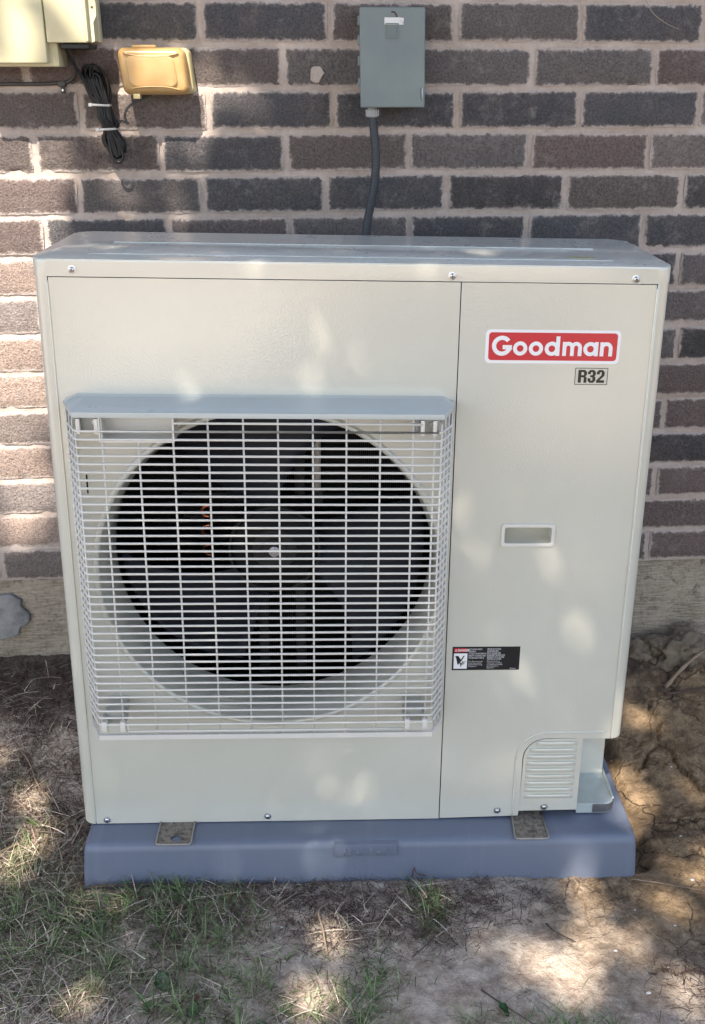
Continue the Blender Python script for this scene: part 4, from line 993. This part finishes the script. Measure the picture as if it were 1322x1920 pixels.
inv(bm_obj('nail_head', lathe_bm((-.0178, .529, 1.2845), (0, -1, 0), [(0, .0022), (.001, .0018), (.001, 0)], 10), STEEL, kc, auto=True), kinv)
bm_obj('dry_stem', tube_bm(smooth_path([(1.020, .512, 1.50), (1.030, .50, 1.460), (1.0421, .495, 1.437), (1.0560, .495, 1.416), (1.0800, .498, 1.400), (1.1108, .505, 1.3881)], 6), lambda t: .0011*(1-.6*t), 6), simple('pale_dry_stem', (.35, .28, .22, 1), .7), None, smooth=True,
       label='thin dry curved stem hanging against the top right bricks', category='stem')
# old paint blotch on the brick right of the amber cover
blob = blob_plate('mortar_splash', [(.435, 1.318), (.447, 1.323), (.458, 1.316), (.455, 1.303), (.444, 1.297), (.433, 1.304)], WY-.0065, .003, MORTAR, wall, seed=8, n=3); inv(blob, wall_inv)

# ------------------------------------------------------------------ rock and small things on the ground
ROCKM = simple('crusted_clay_rock', (.15, .118, .082, 1), .95, bumps=1.0, bscale=60, var=.45, vscale=30)
def rock(name, c, s, seed, m, sub=3, **kw):
    b = bmesh.new(); bmesh.ops.create_icosphere(b, subdivisions=sub, radius=1)
    for v in b.verts:
        n = 1+.4*noise.noise(v.co*1.4+Vector((seed, 0, 0)))+.3*noise.noise(v.co*3.2+Vector((0, seed, 0)))+.16*noise.noise(v.co*8+Vector((0, seed, 3)))+.08*noise.noise(v.co*19+Vector((0, seed, 3)))
        v.co = Vector((v.co.x*s[0], v.co.y*s[1], v.co.z*s[2]))*n
    o = bm_obj(name, b, m, None, smooth=True, **kw); o.location = c; return o
rock('clay_lump', (1.225, .485, .095), (.070, .045, .052), 3.1, ROCKM, 5, label='large crusted clay lump leaning on the foundation at the right edge', category='rock', group='clay lumps along the foundation')
rock('clay_lump', (1.120, .500, .085), (.050, .035, .035), 7.7, ROCKM, 5, label='smaller clay lump at the foundation just right of the unit', category='rock', group='clay lumps along the foundation')
rock('clay_lump', (1.165, .470, .078), (.030, .024, .018), 1.3, ROCKM, 3, label='low clay crumb between the two larger lumps', category='rock', group='clay lumps along the foundation')
def gh(x, y): return ground_h(x, y)
TWIG = simple('weathered_twig', (.24, .175, .12, 1), .85, var=.3, vscale=40)
TWIGD = simple('dark_twig', (.075, .048, .036, 1), .85, var=.3, vscale=40)
def twig(pts, r, m, label, off=.004):
    P3 = [(x, y, gh(x, y)+off+dz) for x, y, dz in pts]
    return bm_obj('twig', tube_bm(smooth_path(P3, 5), lambda t: r*(1-.55*t)*(1+.15*math.sin(t*23)), 7), m, None, smooth=True, label=label, category='twig', group='dry twigs lying on the soil')
twig([(1.17, .40, .004), (1.21, .42, .012), (1.26, .45, .02), (1.32, .49, .024)], .0048, TWIG, 'thick pale twig poking out from under the large clay lump')
twig([(1.165, .385, 0), (1.22, .39, .004), (1.30, .40, .004)], .0035, TWIGD, 'dark twig lying below the large clay lump')
twig([(.060, -.045, .0), (.052, .02, .004), (.040, .10, .003), (.030, .16, 0)][::-1] and [(-.075, -.055, 0), (-.085, -.01, .004), (-.080, .05, .006), (-.088, .12, 0)], .0022, TWIG, 'upright looking dry twig on the soil left of the pad')
twig([(-.25, -.03, 0), (-.19, -.005, .006), (-.13, .04, .006), (-.09, .085, 0)], .0028, TWIG, 'long pale twig slanting through the straw at the left')
twig([(-.20, .30, 0), (-.16, .255, .004), (-.13, .20, .004), (-.10, .165, 0)], .0024, TWIG, 'pale twig on bare soil left of the unit')
twig([(.02, -.072, .004), (.12, -.075, .003), (.24, -.078, .003), (.34, -.072, .0)], .0022, TWIGD, 'dark twig lying along the bottom edge of the pad')
twig([(.575, -.075, .004), (.578, -.082, .028), (.583, -.077, .012), (.600, -.074, .004)], .0012, simple('red_brown_needle', (.11, .035, .025, 1), .7), 'small red brown dry sprig leaning on the pad')
twig([(.56, -.26, 0), (.585, -.235, .003), (.60, -.215, .002)], .0013, TWIGD, 'short dark twig on bare sand near the bottom centre')
twig([(.79, -.19, 0), (.80, -.215, .003), (.83, -.235, .002)], .0015, TWIGD, 'curved dark twig beside the sunlit sand')
twig([(.935, -.17, 0), (.950, -.21, .003), (.968, -.235, .002)], .0015, TWIG, 'thin twig on brown soil in front of the pad corner')
twig([(.965, -.09, 0), (1.02, -.11, .004), (1.08, -.13, .002)], .0013, TWIG, 'straw coloured stem on the soil right of the pad')
twig([(.66, -.33, 0), (.69, -.36, .003), (.73, -.40, .002)], .0015, TWIGD, 'dark twig at the bottom edge near the green leaf')
twig([(.175, -.30, 0), (.17, -.26, .01), (.165, -.21, .012), (.168, -.17, .008)], .0016, TWIG, 'dry stalk standing among the grass')
twig([(.425, -.24, .0), (.418, -.20, .016), (.412, -.17, .020), (.43, -.14, .014)], .0020, TWIG, 'bleached forked stalk in the sunlit spot below the pad')
def leaf(x, y, L, Wd, rot, m, label, tiltx=0.25, cup=.3):
    b = bmesh.new(); rows = []
    for i in range(9):
        t = i/8; w = Wd*math.sin(math.pi*min(t*1.02, 1))**.75*(1-.25*t); row = []
        for j in (-1, -.5, 0, .5, 1): row.append(b.verts.new((w*j*.5, (t-.5)*L, cup*Wd*(j*j)*.5+.003*math.sin(t*9+j*2)+.12*L*(t-.5)**2)))
        rows.append(row)
    for A, B in zip(rows, rows[1:]):
        for q in range(4): b.faces.new((A[q], A[q+1], B[q+1], B[q]))
    bmesh.ops.solidify(b, geom=b.faces[:], thickness=.0005)
    o = bm_obj('leaf', b, m, None, smooth=True, label=label, category='leaf', group='fallen leaves on the ground')
    o.location = (x, y, gh(x, y)+.007); o.rotation_euler = (tiltx, random.uniform(-.2, .2), R(rot)); return o
LG = leaf_mat('green_leaf', (.06, .15, .05)); LP = leaf_mat('pinkish_dry_leaf', (.34, .19, .15), .7); LT = leaf_mat('tan_dry_leaf', (.48, .33, .20), .7); LW = leaf_mat('pale_green_leaf', (.15, .21, .11))
leaf(.6886, -.3676, .026, .015, 30, LG, 'small bright green leaf lying on bare sand')
leaf(.1733, -.2944, .036, .030, 20, LW, 'pale green leaf in the grass at the lower left')
leaf(.2251, -.3488, .030, .022, 0, LW, 'green leaf in the grass near the bottom edge')
leaf(.1777, -.1405, .034, .016, -40, LP, 'pinkish dry leaf in the grass below the pad')
leaf(.2604, -.1037, .024, .013, -20, LT, 'tan papery leaf just below the pad edge')
leaf(-.2880, .42, .030, .034, 60, LT, 'tan dry leaf at the left edge of the picture')
leaf(.07, -.14, .022, .014, 70, LP, 'pale pink leaf scrap among straw at the left')
leaf(.23, -.33, .018, .012, 110, LP, 'reddish leaf scrap near the bottom left')
leaf(.33, -.38, .024, .015, 60, LW, 'yellow green leaf scrap at the bottom edge')
WP = simple('white_pebble', (.55, .53, .50, 1), .6); TP = simple('tan_pebble', (.45, .34, .24, 1), .8, var=.2, vscale=80)
pebs = [(.892, -.252, .0040, 'white chip on the bare soil in front of the pad'), (.920, -.342, .0045, 'white crumb near the small hollow at the bottom right'), (1.071, -.099, .0042, 'white chip beside the thin straw stem at the right'),
        (.352, -.178, .0035, 'white chip on the sand among dark litter'), (1.005, -.205, .0028, 'small white chip on the sunlit soil'), (1.085, .012, .0036, 'white crumb on the shaded soil right of the pad'), (.965, -.29, .0045, 'tan crumb beside the hollow'),
        (1.06, .36, .0030, 'white chip by the long crack'), (1.125, .20, .0026, 'tiny white chip near the long crack'), (.95, -.16, .0024, 'tiny white crumb near the pad corner')]
for i, (x, y, s, lb) in enumerate(pebs):
    rock('pebble', (x, y, gh(x, y)+s*.25), (s*.95, s*.55, s*.4), i*3.3, TP if 'tan' in lb else WP, 2, label=lb, category='pebble', group='small chips on the bare soil')

# ---- grass, straw and dark litter (nobody could count them)
def strips(name, items, label):
    V, F, Cc = [], [], []
    for (x, y, z, L, w, yaw, lean, curl, col) in items:
        n = 4; base = len(V); dx, dy = math.cos(yaw), math.sin(yaw); px_, py_ = -dy*w/2, dx*w/2; a = lean; cx0, cy0, cz0 = x, y, z; yw = yaw
        for i in range(n+1):
            t = i/n; k = 1-t*.85
            V.append((cx0+px_*k, cy0+py_*k, cz0)); V.append((cx0-px_*k, cy0-py_*k, cz0+w*.2*k))
            s = L/n; cx0 += math.cos(yw)*math.cos(a)*s; cy0 += math.sin(yw)*math.cos(a)*s; cz0 = max(cz0+math.sin(a)*s, z-.004); a -= curl/n; yw += curl*.25/n*random.choice((-1, 1))
            Cc += [col, col]
        for i in range(n):
            q = base+2*i; F.append((q, q+1, q+3, q+2))
    me = bpy.data.meshes.new(name); me.from_pydata(V, [], F); me.update(); ca = me.color_attributes.new('Col', 'FLOAT_COLOR', 'POINT')
    ca.data.foreach_set('color', np.array([(*c, 1) for c in Cc], dtype=np.float32).ravel())
    me.materials.append(BLADES); return link(bpy.data.objects.new(name, me), None, kind='stuff', label=label)
def dens(x, y, spots): return min(1, sum(a*math.exp(-(((x-cx)/sx)**2+((y-cy)/sy)**2)) for cx, cy, sx, sy, a in spots))
def in_pad(x, y): return -.012 < x < .995 and -.075 < y < .42
G_S = [(-.10, -.14, .13, .12, .9), (.06, -.15, .15, .09, 1.0), (.20, -.12, .10, .05, .7), (.0, -.30, .22, .08, .45), (.25, -.27, .07, .10, .5), (-.10, .05, .05, .07, .6), (.47, -.36, .05, .10, .8), (.50, -.30, .03, .05, .5), (.60, -.14, .025, .08, .6), (.78, -.41, .05, .035, .8), (-.22, .20, .06, .04, .4), (-.24, -.02, .08, .08, .4), (.30, -.38, .1, .06, .4), (.66, -.40, .03, .03, .4)]
S_S = [(-.14, .03, .13, .12, 1), (-.12, -.10, .16, .13, .7), (.0, -.30, .18, .10, .5), (-.22, .25, .12, .15, .7), (.47, -.16, .03, .07, .5), (.42, -.37, .05, .05, .5), (.25, -.12, .12, .05, .6), (.60, -.15, .04, .05, .4), (-.05, -.35, .15, .1, .7)]
D_S = [(-.18, .42, .16, .10, 1), (-.10, .28, .10, .12, .9), (-.05, .10, .06, .16, .7), (.42, -.13, .10, .04, .7), (.50, -.18, .06, .05, .6), (.62, -.13, .10, .05, 1.0), (.60, -.20, .05, .05, .8), (.40, -.22, .03, .05, .5), (1.0, -.33, .05, .06, .6), (1.2, .46, .16, .04, 1.0), (.3, -.10, .15, .04, .7), (.48, -.20, .05, .1, .4), (-.2, .05, .18, .2, .8), (.1, -.12, .25, .12, .8), (.05, -.32, .2, .08, .4), (.74, -.12, .06, .06, .5), (1.08, -.02, .05, .1, .12)]
def scatter(n, spots, fn):
    out = []; c = 0
    while len(out) < n and c < n*60:
        c += 1; x = random.uniform(-.42, 1.36); y = random.uniform(-.50, .53)
        if in_pad(x, y) or random.random() > dens(x, y, spots)*(.35+1.3*max(0, .5+noise.noise((x*14, y*14, 2)))): continue
        out.append(fn(x, y))
    return out
greens = [(.085, .135, .045), (.11, .17, .06), (.15, .21, .075), (.18, .21, .10), (.27, .28, .16)]
straws = [(.52, .43, .33), (.40, .32, .24), (.28, .21, .16), (.62, .54, .44)]
darks = [(.055, .033, .028), (.075, .042, .033), (.04, .028, .026), (.10, .055, .04), (.11, .08, .065)]
def vary(c): f = random.choice((.45, .7, 1.0, 1.0, 1.3, 1.6))*random.uniform(.85, 1.15); return tuple(v*f for v in c)
it = scatter(5600, G_S, lambda x, y: (x, y, gh(x, y)-.002, random.uniform(.014, .050), random.uniform(.0010, .0021), random.uniform(0, 6.283), random.uniform(.15, 1.15), random.uniform(.3, 2.0), vary(random.choice(greens))))
def tufts(n, spots):
    out = []
    for (x, y, z, *_r) in scatter(n, spots, lambda x, y: (x, y, gh(x, y)-.002)):
        c0 = random.choice(greens)
        for q in range(random.randint(8, 16)):
            a = random.uniform(0, 6.283); out.append((x+.004*math.cos(a), y+.004*math.sin(a), z, random.uniform(.025, .06), random.uniform(.0014, .0028), a, random.uniform(.5, 1.35), random.uniform(.5, 1.8), vary(c0)))
    return out
it += tufts(120, G_S)
strips('grass', it, 'thin green grass growing at the lower left and in small tufts')
it = scatter(3400, S_S, lambda x, y: (x, y, gh(x, y)+random.uniform(.0, .008), random.uniform(.02, .08), random.uniform(.0008, .0020), random.uniform(0, 6.283), random.uniform(-.05, .35), random.uniform(-.2, .8), vary(random.choice(straws))))
strips('straw', it, 'pale dead grass stems lying over the soil')
it = scatter(15500, D_S, lambda x, y: (x, y, gh(x, y)+random.uniform(.0, .005), random.uniform(.010, .045), random.uniform(.0006, .0015), random.uniform(0, 6.283), random.uniform(-.05, .45), random.uniform(-.6, 2.2), vary(random.choice(darks))))
strips('dark_litter', it, 'dark brown plant litter in patches on the soil')
# crumbs of soil
b_v, b_f = [], []
for i in range(13000):
    x = random.uniform(-.36, 1.36); y = random.uniform(-.46, .53)
    if in_pad(x, y): continue
    s = random.uniform(.0008, .0024)*(2.2 if random.random() < .06 else 1); z = gh(x, y)+s*.3; q = len(b_v)
    for d in ((s, 0, 0), (0, s, 0), (-s, 0, 0), (0, -s, 0), (0, 0, s), (0, 0, -s)): b_v.append((x+d[0]*random.uniform(.6, 1.2), y+d[1]*random.uniform(.6, 1.2), z+d[2]*.7))
    for f_ in ((0, 1, 4), (1, 2, 4), (2, 3, 4), (3, 0, 4), (1, 0, 5), (2, 1, 5), (3, 2, 5), (0, 3, 5)): b_f.append(tuple(q+k for k in f_))
mesh_obj('soil_crumbs', b_v, b_f, DIRT, kind='stuff', label='small crumbs of dry soil scattered over the ground')

# ------------------------------------------------------------------ trees behind the photographer: their crowns shade the wall and let sun flecks through
S = np.array(sdir)
lit = []     # (x, y, z, radius): where flecks of sun reach the place between the branches
def L3(x, y, z, r): lit.append((x, y, z, r))
for x, z, r in ((-.04, 1.165, .030), (-.12, 1.115, .06), (-.11, 1.015, .08), (-.15, .944, .09), (-.15, .86, .09), (-.16, .775, .085), (-.155, .687, .05), (-.20, .60, .06), (-.14, .52, .035), (-.20, .43, .04), (-.28, .8, .14), (-.28, 1.0, .14), (-.10, .90, .07), (-.10, .80, .07), (-.09, .70, .05), (-.24, .66, .07), (-.10, 1.10, .07), (-.2, 1.15, .06),
                (.09, 1.093, .018), (.17, 1.082, .02), (.216, 1.17, .013), (.235, 1.236, .015), (.071, 1.255, .028), (.07, 1.30, .02), (.155, 1.24, .02), (-.04, 1.255, .02), (.22, 1.29, .02), (.30, 1.27, .012), (.0, 1.38, .06)):
    L3(x, WY, z, r)
for x, y, r in ((-.11, .056, .030), (-.125, -.03, .02), (-.14, .18, .03), (-.20, .30, .02), (.05, -.32, .028), (.027, -.103, .018), (.43, -.21, .020), (.41, -.335, .022), (1.09, .36, .018), (1.034, .147, .026), (1.03, .10, .015),
                (1.0, -.174, .022), (1.04, -.11, .028), (1.08, -.14, .02), (.87, -.12, .014), (.865, -.17, .022), (.87, -.20, .018), (.824, -.257, .028), (.75, -.285, .022), (.802, -.353, .026), (.83, -.31, .018), (.93, -.265, .02), (.97, -.365, .022), (1.144, .122, .016), (1.12, -.05, .022), (-.05, -.33, .018), (.70, -.22, .014)):
    L3(x, y, 0, r)
for x, z, r in ((.50, .92, .004), (.44, .90, .003), (.81, .56, .004), (.18, .12, .002)): L3(x, 0, z, r)
for x, y, r in ((.70, .10, .022), (.60, .13, .008), (.10, .15, .012)): L3(x, y, 1.06, r)
L3(.965, -.02, .075, .022)
for x, y, r in ((-.45, -3.7, .42), (-.40, -4.6, .5), (-.35, -5.5, .5), (-.9, -5.0, .6), (-.9, -4.0, .4), (1.1, -1.25, .05), (1.16, -1.36, .05), (.62, -3.9, .09), (.66, -4.3, .10), (.9, -3.2, .1), (1.5, -2.6, .12), (1.9, -3.6, .3), (2.2, -5, .5), (.45, -2.3, .06), (-.7, -1.6, .1)): L3(x, y, 0, r)
for i in range(40):         # sunny yard further out, seen only in the gloss of the panels
    L3(random.uniform(-4, 2.5), random.uniform(-9, -1.6), 0, random.uniform(.08, .5))
for i in range(14): L3(random.uniform(-3, .2), random.uniform(-8, -3), 0, random.uniform(.4, .8))
lit = np.array(lit); lit[:, 3] *= .82; LP3, LR = lit[:, :3], lit[:, 3]

def crown(name, parent, centre, rad, n, leaf_len, seed, gaps=True, clumps=60):
    g = np.random.default_rng(seed); c = np.array(centre)
    cc = g.normal(size=(clumps, 3)); cc /= np.linalg.norm(cc, axis=1)[:, None]; cc *= (g.uniform(.25, 1, clumps)**.5)[:, None]; cc = c+cc*np.array(rad)
    idx = g.integers(0, clumps, n); p = cc[idx]+g.normal(size=(n, 3))*np.array(rad)*.17
    if gaps:
        d = p[:, None, :]-LP3[None]; t = d@S; perp = d-t[..., None]*S; dist = np.linalg.norm(perp, axis=2)
        keep = ~((dist < (LR+.026)[None]*1.0) & (t > 0)).any(axis=1); p = p[keep]
    n = len(p); a = g.normal(size=(n, 3)); a /= np.linalg.norm(a, axis=1)[:, None]; b_ = np.cross(a, g.normal(size=(n, 3))); b_ /= np.linalg.norm(b_, axis=1)[:, None]
    L = leaf_len*g.uniform(.7, 1.3, n)[:, None]; nrm = np.cross(a, b_)
    v0 = p-a*L*.5; v1 = p+b_*L*.28-nrm*L*.06; v2 = p+a*L*.5; v3 = p-b_*L*.28-nrm*L*.06
    V = np.stack([v0, v1, v2, v3], 1).reshape(-1, 3); me = bpy.data.meshes.new(name)
    me.vertices.add(len(V)); me.vertices.foreach_set('co', V.ravel()); k = np.arange(n)*4
    Fi = np.stack([k, k+1, k+2, k, k+2, k+3], 1).ravel(); me.loops.add(len(Fi)); me.loops.foreach_set('vertex_index', Fi.astype(np.int32))
    me.polygons.add(n*2); me.polygons.foreach_set('loop_start', np.arange(0, n*6, 3, dtype=np.int32)); me.update(calc_edges=True)
    me.materials.append(LEAFG); o = link(bpy.data.objects.new(name, me), parent); return o, cc
def tree(label, base, top, centre, rad, n, ll, seed, clumps, gaps=True):
    t = empty('shade_tree', label, 'tree', 'trees behind the photographer', loc=base); ti = Matrix.Translation([-v for v in base])
    cr, cc = crown('crown', t, centre, rad, n, ll, seed, gaps, clumps); cr.matrix_parent_inverse = ti
    b = tube_bm(smooth_path([base, ((base[0]*.6+top[0]*.4)+.1, base[1]*.6+top[1]*.4, base[2]*.55+top[2]*.45), top], 5), lambda u: .17*(1-.55*u), 10)
    for q in cc[::3]:
        o_ = Vector(top)*.75+Vector(base)*.25; q = Vector(q); mid = (o_+q)/2+Vector((0, 0, .15))
        # a limb is left out where it would cross one of the sunny gaps
        bad = False
        for s_ in np.linspace(.2, 1, 12):
            w = np.array((o_*(1-s_)**2+mid*2*s_*(1-s_)+q*s_*s_)); dd = w-LP3; tt = dd@S; pd = np.linalg.norm(dd-tt[:, None]*S, axis=1)
            if ((pd < LR+.05) & (tt > 0)).any(): bad = True
        if not bad: tube_bm(smooth_path([o_, mid, q], 4), lambda u: .045*(1-.8*u), 6, bm=b)
    tr_ = bm_obj('trunk', b, BARK, t, smooth=True); tr_.matrix_parent_inverse = ti
ctr = np.array([.45, .1, .6])+S*4.6
tree('broad leafy tree behind the photographer whose crown shades the unit', (2.9, -4.2, -.1), (1.2, -3.2, 3.3), tuple(ctr), (2.8, 2.0, 1.2), 46000, .11, 3, 420)
c3 = np.array([2.0, -4.0, 0])+S*6.2  # unseen tree added to darken the yard mirrored in the panels
tree('tall leafy tree added unseen at the right to shade the yard', (4.6, -9.5, -.1), (3.0, -8.4, 4.0), tuple(c3), (2.5, 2.6, 1.3), 26000, .14, 9, 300)
tree('second leafy tree standing further out in the yard', (-3.6, -7.5, -.1), (-3.2, -7.2, 3.0), (-2.6, -7.0, 5.0), (3.2, 2.6, 1.8), 9000, .13, 5, 70)
